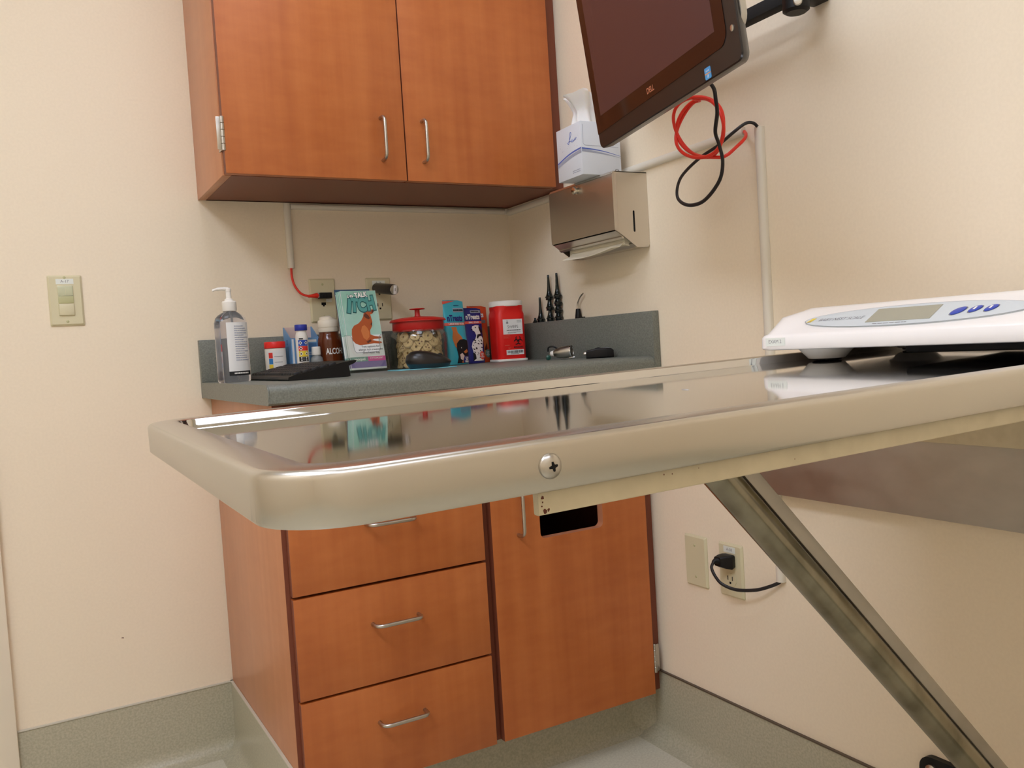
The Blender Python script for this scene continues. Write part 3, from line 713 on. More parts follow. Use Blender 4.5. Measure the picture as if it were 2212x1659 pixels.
# folding strut down to the wall
MTi = MT.inverted()
ys = -1.535
A0, A1 = V((-.715, ys, .880)), V((-.030, ys, .155)); dd = (A1-A0).normalized(); pn = V((-dd.z, 0, dd.x)); pn = pn if pn.x > 0 else -pn
b = B(); tube(b, [A0, A1], .0175, 24, Mx=MTi, up=(0, 1, 0)); obj('strut', b, 'tube', tbz, angle=60)
b = B(); q0, q1 = A0+pn*.0275, A1+pn*.0275
Fq = frame(q0, dd, pn); Lq = (q1-q0).length
box(b, 0, Lq, -.0085, .0085, -.006, .006, .002, Mx=MTi @ Fq); obj('strut_stay', b, 'steel_dull', tbz)
b = B(); box(b, -.75, -.60, ys-.02, ys+.02, .872, .886, .001, Mx=MTi); obj('strut_bracket', b, 'steel_dull', tbz)
b = B(); loft(b, [[(x, p[0], p[1]) for p in rrect(-1.62, -1.288, .128, .236, .022)] for x in (-.012, -.0075, -.0005)], 0, Mx=MTi); lathe(b, [(.011, 0), (.011, .004), (.007, .007)], 18, 1, MTi @ frame((-.012, -1.312, .214), (0, -1, 0), (0, 0, 1)))
box(b, -.05, -.011, ys-.02, ys-.0165, .135, .20, .002, 2, 0, MTi); box(b, -.05, -.011, ys+.0165, ys+.02, .135, .20, .002, 2, 0, MTi)
obj('wall_bracket', b, ['black', 'nickel'], tbz)
# wall-mounted stainless backing board below the top
b = B(); box(b, -.030, -.0145, -2.02, -.9485, .6415, .7868, .0008, Mx=MTi); box(b, -.0145, -.0005, -1.9, -1.2, .66, .77, Mx=MTi); obj('backing_board', b, 'steel_dull', tbz)
b = B(); box(b, -.034, -.030, -1.80, -1.32, .765, .89, .0008, Mx=MTi); obj('hinge_leaf', b, 'cream_paint', tbz)

# ------------------------------------------------------------------ baby scale on the table
def surf_z(x, y):
    p = MTi @ V((x, y, .9)); c = csurf(p.x, p.y); return (MT @ V((p.x, p.y, c))).z
sx, sy = -.370, -1.316
z_ref = .9300
MS = frame((sx, sy, z_ref), (.0, -1, 0), (1, 0, 0))      # local x along the front edge to the right, y inward, z up (right x up = -z) -> fix below
MS = Matrix(((0, 1, 0, sx), (-1, 0, 0, sy), (0, 0, 1, z_ref), (0, 0, 0, 1)))
bs = thing('baby_scale', 'white baby scale with blue buttons standing on the exam table', 'scale', Mx=MS)
SLn, SD = .475, .305
def sloop(f, l, r_, bk, z, r=.024):
    P = [(p[0], p[1], z) for p in rrect(l, SLn-r_, f, SD-bk, r, 0, 8)]
    xa, xb = P[26][0], P[27][0]
    return P[:27]+[(xa+(xb-xa)*(k/16)**1.8, f, z) for k in range(1, 16)]+P[27:]
b = B()
loft(b, [sloop(.006, .006, .006, .006, -.0010), sloop(.0015, .0015, .0015, .0015, .0), sloop(0, 0, 0, 0, .002), sloop(.0005, .0005, .0005, .0005, .0160), sloop(.0030, .002, .002, .002, .0192),
         sloop(.0070, .006, .006, .006, .0212), [(q[0], q[1], q[2]+(.0105*max(0, 1-(q[0]/.060)**2) if q[0] < .060 and q[1] < .1 else 0)) for q in sloop(.034, .009, .009, .018, .0337)], sloop(.072, .014, .014, .03, .0515), sloop(.079, .018, .018, .033, .0543), sloop(.088, .024, .024, .038, .0550), sloop(.110, .06, .06, .06, .050), sloop(.13, .09, .09, .08, .046)], 0)
obj('housing', b, 'white_gloss', bs, angle=40)
SP = frame((0, .003, .0192+.0013), (1, 0, 0), (0, .0690, .0323))   # slanted control panel: x along front, y up the slope
b = B(); pl = ellipse(.214, .0365, .1515, .0272, 64); prism(b, pl, -.002, .0008, 0, SP)
pn_ = obj('control_panel', b, 'panel_blue', bs)
b = B()
for k in range(64):
    p, q = pl[k], pl[(k+1) % 64]; c = V((.214, .0365))
    flat(b, [p, q, (c.x+(q[0]-c.x)*1.007, c.y+(q[1]-c.y)*1.03), (c.x+(p[0]-c.x)*1.007, c.y+(p[1]-c.y)*1.03)], .0007, 0, SP)
obj('outline', b, 'ink_grey', pn_)
b = B(); prism(b, [(.168, .0195), (.256, .0195), (.252, .056), (.164, .056)], .0008, .0013, 0, SP); obj('display', b, 'lcd', bs)
for k, (x, y, r) in enumerate(((.2830, .0345, .0084), (.3022, .0365, .0072), (.3205, .0365, .0070))):
    b = B(); lathe(b, [(r, .0006), (r, .0018), (r*.8, .0024)], 26, 0, SP @ Matrix.Translation((x, y, 0)) @ Matrix(((1, .3, 0, 0), (0, 1, 0, 0), (0, 0, 1, 0), (0, 0, 0, 1))), sx=.78, sy=1.1)
    bt = obj('button', b, 'btn_blue', bs)
    b = B(); loft(b, [[(x+p[0]+.3*p[1], y+p[1], .0009) for p in ellipse(0, 0, r*.78*q, r*1.1*q, 26)] for q in (1., 1.17)], 0, False, False, True, SP)
    if k: flat(b, rect(x-.0013, x+.0013, y-.0035, y+.0035), .0026, 1, SP)
    obj('button_mark', b, ['ink_grey', 'ink_white'], bt)
b = B(); text(b, 'BABY NEST SCALE', .0105, SP @ Matrix.Translation((.1200, .0350, .0010)), 0, xs=.82, shear=.15)
flat(b, [(.067, .030), (.0745, .030), (.0765, .042), (.070, .042)], .0010, 1, SP); flat(b, [(.069, .030), (.072, .030), (.075, .039)], .0011, 0, SP)
obj('lettering', b, ['ink_grey', 'ink_yellow', 'ink_grey'], pn_)
b = B(); FS = Matrix(((1, 0, 0, 0), (0, 0, -1, 0), (0, 1, 0, 0), (0, 0, 0, 1)))
box(b, .0215, .0560, -.0004, .0002, .0050, .0160); lb = obj('label', b, 'tape_label', bs)
b = B(); lines(b, .182, .238, .0128, .0158, 1, 0, SP, .0010, .5, 5); obj('caption', b, 'ink_grey', pn_)
b = B(); text(b, 'EXAM 2', .0068, FS @ Matrix.Translation((.0385, .0108, .0005))); obj('lettering', b, 'ink_grey', lb)
for fx, fy in ((.075, .058), (.40, .058), (.075, .25), (.40, .25)):
    p = MS @ V((fx, fy, 0)); dz = surf_z(p.x, p.y)-z_ref
    b = B(); lathe(b, [(.040, .000), (.036, -.002), (.024, max(dz+.0035, -.018)), (.022, max(dz+.003, -.019))], 28, Mx=Matrix.Translation((fx, fy, 0))); ft = obj('foot', b, 'white', bs)
    b = B(); lathe(b, [(.016, dz+.0005), (.019, dz+.0015), (.019, dz+.0045), (.012, dz+.005)], 24, Mx=Matrix.Translation((fx, fy, 0))); obj('rubber_pad', b, 'rubber', ft)
b = B(); box(b, .20, SLn-.03, .05, .26, -.011, 0, .004); obj('battery_case', b, 'fur_dark' if False else 'rubber', bs)

# ------------------------------------------------------------------ things on the counter
Zc = ZC+.0002
def up_at(x, y): return (x, y, Zc)
# --- sanitizer bottle
t = thing('sanitizer_bottle', 'clear pump bottle of hand sanitizer at left end of counter', 'bottle', up_at(-.856, -.222), math.radians(28))
EA, EB = .0405, .0265
def EL(a, r=1.): return (EA*r*math.cos(a), EB*r*math.sin(a))
def eprof(P, seg=44): return [[(EA*s*math.cos(2*PI*k/seg), (EA*(1-q)+EB*q)*s*math.sin(2*PI*k/seg), z) for k in range(seg)] for s, q, z in P]
b = B(); loft(b, eprof([(.93, 1, 0), (.99, 1, .003), (1, 1, .008), (1.0, 1, .120), (.985, 1, .132), (.90, .95, .142), (.72, .8, .149), (.45, .3, .1545), (.34, 0, .157), (.33, 0, .163)])); obj('bottle_body', b, 'gel', t)
b = B(); lathe(b, [(.0150, .158), (.0155, .159), (.0155, .178), (.0140, .180)], 28); lathe(b, [(.0095, .180), (.009, .184), (.0060, .186), (.0055, .2020)], 20)
obj('collar', b, 'white', t)
b = B(); lathe(b, [(.0045, .200), (.0062, .202), (.0066, .2075), (.005, .2095)], 20)
ca, sa = math.cos(-math.radians(28)), math.sin(-math.radians(28)); nd = V((-.97*ca+.0*sa, -.97*sa, 0))
tube(b, smooth_path([V((0, 0, .2070)), nd*.012+V((0, 0, .2078)), nd*.026+V((0, 0, .2070)), nd*.035+V((0, 0, .2040))]), [.0042]*6+[.0036]*6+[.0028]*6+[.0024], 12); obj('pump_nozzle', b, 'white', t)
b = B(); tube(b, [(0, 0, .158), (.002, 0, .08), (.006, 0, .006)], .0022, 10); obj('dip_tube', b, 'frost', t)
def em(x, z, off=0.):    # wrap label on the front (-y) face of the oval body
    a = -PI/2+x/.0372; return ((EA+.0006+off)*math.cos(a), (EB+.0006+off)*math.sin(a), z)
wm = lambda x, y, z: em(x, y, z)
b = B(); n = 20
for k in range(n):
    x0, x1 = -.029+.058*k/n, -.029+.058*(k+1)/n
    t_ = bmesh.new(); t_.faces.new([t_.verts.new(em(*p)) for p in ((x0, .024), (x1, .024), (x1, .132), (x0, .132))]); merge(b, t_, None, 0)
    t_ = bmesh.new(); t_.faces.new([t_.verts.new(em(*p)) for p in ((x0, .0145), (x1, .0145), (x1, .024), (x0, .024))]); merge(b, t_, None, 1)
lb = obj('label', b, ['paper', 'ink'], t)
b = B(); lines(b, -.012, .022, .046, .126, 16, 0, None, .0004, .35, 9, wm); obj('small_print', b, 'ink_haze', lb); b = B(); lines(b, -.018, .018, .017, .022, 1, 1, None, .0004, .6, 2, wm)
obj('strip_print', b, ['ink_haze', 'ink_white'], lb)

def wrap(r):    # wrap on a cylinder of radius r facing -y
    return lambda x, y, z=0.: ((r+z)*math.cos(-PI/2+x/r), (r+z)*math.sin(-PI/2+x/r), y)
def band(bm, r, x0, x1, z0, z1, mi, z=0.): cyl_poly(bm, rect(x0, x1, z0, z1), wrap(r), mi, z, max(2, int((x1-x0)/.002)))

# --- white jar with red cap
t = thing('jar', 'small white jar with red screw cap and hazard label behind the keyboard', 'jar', up_at(-.7235, -.071), math.radians(6))
b = B(); lathe(b, [(.0235, 0), (.025, .002), (.025, .070), (.0225, .072)], 36); obj('jar_body', b, 'white', t)
b = B(); lathe(b, [(.0253, .0725), (.0255, .074), (.0255, .0865), (.0245, .088)], 36); obj('cap', b, 'red', t)
b = B(); band(b, .0252, -.036, .036, .004, .066, 0)
for k, m in enumerate((1, 2, 3)): band(b, .0252, -.026, -.0155, .048-.0145*k, .0615-.0145*k, m, .0002)
band(b, .0252, -.0255, -.018, .006, .013, 4, .0002)
lb = obj('label', b, ['paper', 'ink_red', 'ink_sky', 'ink_yellow', 'ink_grey'], t)
b = B(); 
for k in range(4): lines(b, -.012, .012, .050-.014*k, .0535-.014*k, 1, 0, None, .0004, .35, k+4, wrap(.0252))
obj('print', b, 'ink_grey', lb)

# --- open blue carton
t = thing('display_carton', 'open light blue carton standing against the backsplash behind the small bottles', 'carton', up_at(-.6515, -.0510), math.radians(3))
b = B(); hw, hd = .0365, .026; th = .0012
def slab(poly3, off, mi): 
    a = [V(p) for p in poly3]; loft(b, [[tuple(p) for p in a], [tuple(p+V(off)) for p in a]], mi)
slab([(-hw, -hd, 0), (hw, -hd, 0), (hw, -hd, .094), (-hw, -hd, .094)], (0, th, 0), 0)
slab([(-hw, -hd, 0), (-hw, hd, 0), (-hw, hd, .123), (-hw, hd-.006, .123), (-hw, -hd, .094)], (th, 0, 0), 1)
slab([(hw, -hd, 0), (hw, hd, 0), (hw, hd, .123), (hw, hd-.006, .123), (hw, -hd, .094)], (-th, 0, 0), 1)
slab([(-hw, hd, 0), (hw, hd, 0), (hw, hd, .123), (-hw, hd, .123)], (0, -th, 0), 2)
slab([(-hw, -hd, 0), (hw, -hd, 0), (hw, hd, 0), (-hw, hd, 0)], (0, 0, th), 1)
obj('carton_body', b, ['blue_card', 'blue_card', 'pink_card'], t)
b = B(); F = frame((0, -hd-.0002, 0), (1, 0, 0), (0, 0, 1)); F2 = frame((-hw-.0002, 0, 0), (0, -1, 0), (0, 0, 1))
flat(b, rect(.004, .030, .083, .089), 0, 0, F); flat(b, rect(.004, .030, .060, .080), 0, 1, F); flat(b, rect(-.033, -.028, .002, .092), 0, 0, F); lines(b, .006, .03, .05, .058, 2, 0, F, 0, .4, 3)
flat(b, rect(-.004, .006, .078, .091), 0, 1, F2); flat(b, [(-.001, .080), (.003, .080), (.003, .086), (.001, .089), (-.001, .086)], .0002, 2, F2)
obj('print', b, ['paper', 'blue_card2', 'blue_card'], t)

# --- blue-capped bottle with hazard label
t = thing('reagent_bottle', 'slim white bottle with blue cap and colour-banded hazard label', 'bottle', up_at(-.6645, -.1015), math.radians(-4))
r = .0150
b = B(); lathe(b, [(r-.001, 0), (r, .001), (r, .094), (.0138, .102), (.0120, .108), (.0120, .114)], 32); obj('bottle_body', b, 'white', t)
b = B(); lathe(b, [(.0146, .1115), (.0152, .1125), (.0152, .1245), (.0142, .126)], 32); obj('cap', b, 'blue_cap', t)
b = B()
for z0, z1, m in ((.0735, .088, 0), (.0620, .0730, 1), (.0475, .0615, 2), (.0355, .0470, 3)): band(b, r+.0003, -.0125, .0125, z0, z1, m)
lb = obj('label', b, ['ink_blue', 'ink_red', 'ink_yellow', 'ink'], t)
b = B(); wf = wrap(r+.0003)
for x, z in ((-.0070, .081), (.0070, .081), (-.0065, .0675), (-.0065, .0545), (.0072, .0545)):
    cyl_poly(b, [(x-.0046, z), (x, z-.0053), (x+.0046, z), (x, z+.0053)], lambda p, q, k: wf(p, q, k), 0, .0003, 1) if False else None
    tt = bmesh.new(); tt.faces.new([tt.verts.new(wf(*p, .0004)) for p in ((x-.0044, z), (x, z-.0050), (x+.0044, z), (x, z+.0050))]); merge(b, tt, None, 0)
    tt = bmesh.new(); tt.faces.new([tt.verts.new(wf(*p, .0006)) for p in ((x-.0014, z-.0018), (x+.0014, z-.0018), (x+.001, z+.001), (x, z+.0026), (x-.001, z+.001))]); merge(b, tt, None, 1)
for x in (-.0060, .0060):
    for z in (.0383, .0445):
        tt = bmesh.new(); tt.faces.new([tt.verts.new(wf(x+.0017*math.cos(a), z+.0017*math.sin(a), .0004)) for a in [2*PI*k/8 for k in range(8)]]); merge(b, tt, None, 0)
    band(b, r+.0003, x-.0006, x+.0006, .039, .044, 0, .0004)
lines(b, -.003, .003, .037, .046, 4, 2, None, .0004, .4, 8, wf); band(b, r+.0003, -.010, .0, .0895, .0925, 1, .0004)
obj('print', b, ['ink_white', 'ink', 'ink_grey'], lb)

# --- dropper bottle
t = thing('dropper_bottle', 'tiny frosted dropper bottle with white cap in front of the brown bottle', 'bottle', up_at(-.6300, -.1005))
b = B(); lathe(b, [(.0150, 0), (.0158, .001), (.0158, .036), (.0140, .043), (.0095, .0480), (.0085, .0525)], 32); obj('bottle_body', b, 'frost', t)
b = B(); lathe(b, [(.0112, .0495), (.0115, .0505), (.0108, .0690), (.0098, .0702)], 28); obj('cap', b, 'white', t)
b = B(); band(b, .0160, -.021, .021, .004, .031, 0); lb = obj('label', b, 'paper', t)
b = B(); lines(b, -.012, .013, .020, .028, 2, 0, None, .0004, .4, 3, wrap(.0160)); lines(b, -.011, .0, .007, .016, 2, 0, None, .0004, .6, 5, wrap(.0160)); obj('print', b, 'ink_grey', lb)

# --- alcohol bottle
t = thing('alcohol_bottle', 'brown bottle lettered alcohol with white flip cap beside the brochures', 'bottle', up_at(-.5865, -.0760), math.radians(9))
b = B(); lathe(b, [(.0295, 0), (.031, .002), (.031, .078), (.0300, .087), (.0262, .0965), (.0245, .101), (.0245, .108)], 40); obj('bottle_body', b, 'amber', t)
b = B(); lathe(b, [(.0255, .1055), (.0262, .107), (.0262, .116), (.0250, .1165), (.0262, .117), (.0265, .118), (.0262, .133), (.0245, .1355), (.0235, .1360)], 40)
loft(b, [[(.021*s*math.cos(2*PI*k/28)-.001, .021*s*math.sin(2*PI*k/28), z+(.006 if math.cos(2*PI*k/28) < 0 and s < .99 else 0)*.6) for k in range(28)] for s, z in ((1, .1355), (.98, .139), (.7, .1415), (.3, .1425))])
obj('cap', b, 'offwhite', t)
b = B(); text(b, 'ALCOHOL', .0165, None, 0, fat=.0004, xs=.78, wmap=lambda x, y, z: wrap(.0313)(x+.006, .056+y*1.25, 0)); obj('lettering', b, 'ink_white', t)

# --- brochures in a clear holder
bx, by = -.527, -.192; lean = math.radians(11.5)
MB_ = Matrix.Translation((bx, by, Zc+.0044)) @ Matrix.Rotation(math.radians(4), 4, 'Z') @ Matrix.Rotation(-lean, 4, 'X')
def sheet_obj(name, dx, dy, dz, w, h, th, mats, label, grp=None):
    t = thing(name, label, 'brochure', Mx=MB_ @ Matrix.Translation((dx, dy, dz)), group=grp)
    b = B(); box(b, -w/2, w/2, 0, th, 0, h, .0002); obj('pages', b, mats, t); return t
F0 = frame((0, -.0002, 0), (1, 0, 0), (0, 0, 1))
def brochure_print(t, full=True):
    b = B(); w = .0465; z = 0.
    flat(b, rect(-w, w, .0105, .198), .0, 0, F0)
    flat(b, rect(-w, w, .0310, .085), .0001, 1, F0)           # white foot of the picture
    flat(b, rect(-w, 0, .0195, .0310), .0002, 2, F0); flat(b, rect(0, w, .0195, .0310), .0002, 3, F0); flat(b, rect(-w, w, .004, .0195), .0002, 4, F0)
    c = obj('cover', b, ['mint', 'paper', 'sage', 'magenta', 'purple'], t)
    if not full: return
    b = B()
    # dog looking up and sitting with its forelegs stretched to the right
    body = [(-.034, .074), (-.0330, .090), (-.031, .1015), (-.024, .110), (-.012, .1150), (-.003, .1225), (.003, .1310), (.006, .1400), (.012, .1460), (.019, .1475), (.026, .1490), (.033, .1500), (.0345, .1445), (.029, .1385), (.0235, .1370), (.0245, .1300), (.026, .1180), (.023, .1060), (.0165, .0965), (.016, .0860), (.028, .0812), (.042, .0795), (.0445, .0765), (.038, .0745), (.024, .0745), (.018, .0715), (.030, .0690), (.042, .0672), (.0435, .0635), (.036, .0620), (.022, .0635), (.004, .0615), (-.016, .0605), (-.027, .0650)]
    flat(b, body, .0004, 0, F0)
    flat(b, [(-.008, .096), (-.003, .108), (.004, .110), (.010, .103), (.014, .092), (.012, .080), (.004, .072), (-.004, .078)], .0006, 1, F0)
    flat(b, [(.005, .134), (.010, .141), (.017, .136), (.0215, .128), (.018, .1245), (.010, .128)], .0006, 2, F0)
    flat(b, [(.027, .142), (.031, .1490), (.0345, .1455), (.030, .1400)], .0006, 2, F0)
    flat(b, [(.020, .112), (.0245, .118), (.024, .107)], .0006, 2, F0); flat(b, [(.002, .068), (.014, .074), (.016, .069), (.006, .064)], .0006, 2, F0)
    obj('picture', b, ['fur', 'fur_light', 'fur_dark'], c)
    b = B(); T0 = F0
    for s, x, z, sz, rot, xs_ in (('I', -.0290, .1585, .046, -12, .9), ('T', -.0150, .1605, .046, -7, .68), ('C', .0050, .1605, .045, 0, .72), ('H', .0285, .1640, .047, 6, .66)):
        R = T0 @ Matrix.Translation((x, z, 0)) @ Matrix.Rotation(math.radians(rot), 4, 'Z')
        text(b, s, sz, R @ Matrix.Translation((0, 0, .0007)), 0, fat=.0050, xs=xs_); text(b, s, sz, R @ Matrix.Translation((0, 0, .0010)), 1, fat=.0026, xs=xs_)
    for s, x, z, sz, f in (("Let's", -.0235, .1845, .0100, .0003), ('TALK', .0050, .1870, .0175, .0006)):
        R = T0 @ Matrix.Translation((x, z, 0)) @ Matrix.Rotation(math.radians(5), 4, 'Z')
        text(b, s, sz, R @ Matrix.Translation((0, 0, .0012)), 0, fat=f+.0010, xs=.78); text(b, s, sz, R @ Matrix.Translation((0, 0, .0014)), 2, fat=f+.0002, xs=.78)
    obj('title', b, ['teal_dark', 'teal_letter', 'ink_white'], c)
    b = B()
    for s, z in (('Two options for', .0560), ('allergic itch treatment.', .0485), ('One happy dog.', .0410)): text(b, s, .0072, T0 @ Matrix.Translation((.011, z, .0008)), 0)
    text(b, 'apoquel', .0092, T0 @ Matrix.Translation((-.022, .0252, .0008)), 1, fat=.0002); text(b, 'CYTOPOINT', .0062, T0 @ Matrix.Translation((.023, .0262, .0008)), 1)
    obj('lettering', b, ['ink', 'ink_white'], c)
bt_ = sheet_obj('brochure', 0, 0, .003, .094, .1985, .0016, 'paper', 'front mint green itch brochure with dog picture in the clear holder'); brochure_print(bt_)
bt_ = sheet_obj('brochure', -.0035, .0030, .0030, .094, .1950, .0016, 'mint_pale', 'second mint green brochure close behind the front one'); brochure_print(bt_, False)
bt_ = sheet_obj('brochure', -.0060, .0062, .0030, .094, .1935, .0016, 'mint_pale', 'third mint green brochure in the holder'); brochure_print(bt_, False)
bt_ = sheet_obj('brochure', -.0090, .0095, .0030, .094, .1920, .0016, 'mint_pale', 'rearmost mint green brochure in the holder'); brochure_print(bt_, False)
bt_ = sheet_obj('brochure', -.0085, .0140, .0030, .094, .2060, .0020, 'navy_card', 'dark blue brochure standing behind the mint green ones')
t = thing('brochure_holder', 'clear acrylic brochure holder holding the mint green brochures', 'holder', Mx=MB_)
b = B()
box(b, -.053, .053, .0185, .0205, 0, .200, .0005)                                  # back panel
box(b, -.053, -.0515, -.004, .0185, 0, .090, .0004); box(b, .0515, .053, -.004, .0185, 0, .090, .0004); box(b, -.053, .053, -.004, .0205, 0, .002, .0004)
t_ = bmesh.new(); pf = [(-.053, 0), (.053, 0), (.053, .088)] + [(.036-.004*math.cos(a)-.0, .086-.004+.006*math.sin(a)) for a in (0,)] + [(.034, .050), (.030, .044), (-.030, .044), (-.034, .050), (-.036, .084), (-.053, .088)]
t_.free(); prism(b, pf, .0036, .0050, 0, frame((0, 0, 0), (1, 0, 0), (0, 0, 1)))
obj('holder_body', b, 'acrylic', t)
b = B(); pf2 = [(.053, .088), (.040, .087), (.036, .080), (.034, .050), (.030, .044), (-.030, .044), (-.034, .050), (-.036, .080), (-.040, .087), (-.053, .088)]
tube(b, [(p[0], -.0051, p[1]) for p in pf2], .0005, 6); obj('pocket_edge', b, 'ink_grey', t)
# prop leg so the leaning holder stands
b = B(); R_ = Matrix.Rotation(lean, 4, 'X'); 
loft(b, [[(x, .0205, .060), (x, .022, .060), (x, .0205+.060*math.tan(0)+.020, .0005+.0045), (x, .0385, .0045)] for x in (-.03, .03)]); obj('easel_leg', b, 'acrylic', t)

# --- biscuit jar
jx, jy = -.374, -.152
t = thing('treat_jar', 'round glass jar with red knobbed lid full of dog biscuits', 'jar', up_at(jx, jy))
R0 = .0735; wallt = .0024
b = B(); out = [(R0*.90, 0), (R0*.97, .0025), (R0, .010), (R0, .078), (R0*.975, .088), (R0*.90, .0945), (R0*.895, .0985)]
inn = [(R0*.895-wallt, .0985), (R0*.90-wallt, .094), (R0*.965-wallt, .087), (R0-wallt, .077), (R0-wallt, .011), (R0*.95-wallt, .0045), (R0*.4, .0035)]
lathe(b, out+inn, 56, cap0=True, cap1=True); obj('jar_body', b, 'clear', t, angle=50)
b = B(); lathe(b, [(R0*.865, .094), (R0*.905, .0992), (R0*.905, .0992), (R0*.895, .1190), (R0*.985, .1190), (R0*.985, .1215), (R0*.93, .1255), (R0*.60, .1300), (.012, .1325)], 56, cap0=True); ld = obj('lid', b, 'red_lid', t)
b = B(); lathe(b, [(.0085, .132), (.0068, .136), (.0064, .1485), (.0190, .1498), (.0205, .1510), (.019, .1525), (.006, .1530)], 32); obj('knob', b, 'red_lid', ld)
# biscuits: three shapes, packed in layers
def ring_biscuit(bm, ro=.0165, ri=.0030, h=.0085):
    lathe(bm, [(ri, h*.2), (ri*1.25, 0), (ro*.9, 0), (ro, h*.25), (ro, h*.75), (ro*.9, h), (ri*1.25, h), (ri, h*.8), (ri, h*.2)], 20, cap0=False, cap1=False)
def heart_biscuit(bm, h=.0085, s=.0105):
    pl = []
    for k in range(28):
        a = 2*PI*k/28; rr = s*(1.18+.28*abs(math.sin(a*1.5)))
        pl.append((rr*math.cos(a), rr*math.sin(a)))
    prism(bm, pl, 0, h, 0, None, .0012)
    for cx, cy in ((-.0045, .003), (.0045, .003), (0, -.005)): lathe(bm, [(.0022, h), (.0018, h+.0002)], 10, 1, Matrix.Translation((cx, cy, 0)))
protos = []
for fn in (ring_biscuit, heart_biscuit):
    b = B(); fn(b); me_o = obj('dog_biscuit', b, ['biscuit', 'fur_dark'], None); protos.append(me_o)
rnd = random.Random(11); spots = []
for lay in range(6):
    zc = .0125+.0135*lay
    for nring, rad in ((10, .0525), (5, .026), (1, 0)):
        for k in range(nring):
            a = 2*PI*(k+.5*(lay % 2))/max(1, nring)+rnd.uniform(-.08, .08)
            if lay == 5 and (nring == 1 or rnd.random() < .35): continue
            spots.append((rad*math.cos(a), rad*math.sin(a), zc+rnd.uniform(-.0015, .0015), a, nring))
for i, (x, y, z, a, nr) in enumerate(spots):
    o = protos[i % 2] if i < 2 else protos[i % 2].copy()
    if i >= 2: COL.objects.link(o)
    ti = rnd.uniform(.95, 1.45) if nr == 10 else rnd.uniform(-.5, .5)
    Rm = Matrix.Rotation(a, 4, 'Z') @ Matrix.Rotation(ti, 4, 'Y') @ Matrix.Rotation(rnd.uniform(0, 6.28), 4, 'Z')
    sc_ = .86 if nr == 10 else .9
    o.matrix_world = Matrix.Translation((jx+x, jy+y, Zc+z)) @ Rm @ Matrix.Translation((0, 0, -.004)) @ Matrix.Scale(sc_, 4)
    tag(o, 'tan ring-shaped dog biscuit in the glass jar', 'biscuit', 'dog biscuits in the jar')

# --- mouse and mat
mx, my = -.4185, -.318
t = thing('mouse_mat', 'small pale teal mouse mat under the black mouse', 'mouse mat', up_at(-.4300, -.290))
b = B(); loft(b, [rrect(-.077, .077, -.042, .042, .012, z) for z in (0, .0018)]); obj('mat', b, 'mousepad', t)
t = thing('computer_mouse', 'black computer mouse lying on a pale teal mat', 'mouse', (mx, my+.012, Zc+.0019), math.radians(-5))
def mloop(z, f, n=36): return [(.0575*f[0]*math.cos(2*PI*k/n)+f[2], .0300*f[1]*math.sin(2*PI*k/n)*(1-.12*math.cos(2*PI*k/n)), z-f[3]*math.cos(2*PI*k/n)) for k in range(n)]
b = B(); loft(b, [mloop(0, (.84, .92, 0, 0)), mloop(.003, (.88, .97, 0, 0)), mloop(.010, (.95, 1, -.001, .001))]); obj('base', b, 'mouse_side', t)
b = B(); loft(b, [mloop(.010, (.95, 1, -.001, .001)), mloop(.016, (1, 1, -.001, .003)), mloop(.026, (.90, .93, -.003, .006)), mloop(.034, (.68, .76, -.006, .006)), mloop(.039, (.40, .48, -.009, .004)), mloop(.0405, (.14, .2, -.010, .001))], cap0=False); obj('shell', b, 'bezel', t)
b = B(); lathe(b, [(.006, -.003), (.0075, -.002), (.0075, .002), (.006, .003)], 20, Mx=Matrix.Translation((.028, 0, .026)) @ Matrix.Rotation(PI/2, 4, 'X')); obj('wheel', b, 'rubber', t)

# --- treat bags
def bag(name, loc, rz, w, h, d, foil, label, lean_=0.):
    Mb = Matrix.Translation(loc) @ Matrix.Rotation(rz, 4, 'Z') @ Matrix.Rotation(-lean_, 4, 'X')
    t = thing(name, label, 'treat bag', Mx=Mb, group='bags of dog treats')
    rows = []; n = 24
    for i in range(19):
        s = i/18; z = h*s
        dd_ = d*(1-.15*max(0, .12-s)/.12)*max(.03, (1-s**1.7)) if s < .93 else d*.03
        row = []
        for k in range(n):
            a = 2*PI*k/n; ex = math.copysign(abs(math.cos(a))**.55, math.cos(a)); ey = math.copysign(abs(math.sin(a))**.8, math.sin(a))
            row.append((w/2*ex*(1+.012*math.sin(9*s+1)), d/2*0+dd_/2*ey*(1+.12*math.sin(7*s*2+3*ex)), z+(.002*math.sin(5*ex) if i == 18 else 0)))
        rows.append(row)
    b = B(); loft(b, rows); pk = obj('pouch', b, foil, t, angle=60)
    def front(x, z, off=.0):     # front face map
        s = z/h; dd_ = d*(1-.15*max(0, .12-s)/.12)*max(.03, (1-s**1.7)) if s < .93 else d*.03
        ex = max(-1, min(1, x/(w/2))); ca_ = abs(ex)**(1/.55); sa_ = math.sqrt(max(0, 1-ca_*ca_))
        return (x, -(dd_/2*sa_**.8*(1+.12*math.sin(7*s*2+3*ex)))-.0009-off, z)
    return t, pk, front
def bpoly(bm, front, poly, mi, off=0., sub=.004):
    """polygon printed on the bulged front: triangulated and cut finely enough to follow it"""
    t = bmesh.new(); t.faces.new([t.verts.new((p[0], p[1], 0)) for p in poly]); bmesh.ops.triangulate(t, faces=t.faces[:])
    for _ in range(5):
        es = [e_ for e_ in t.edges if e_.calc_length() > sub*1.6]
        if not es: break
        bmesh.ops.subdivide_edges(t, edges=es, cuts=1); bmesh.ops.triangulate(t, faces=t.faces[:])
    for v in t.verts: v.co = V(front(v.co.x, v.co.y, off))
    merge(bm, t, None, mi)
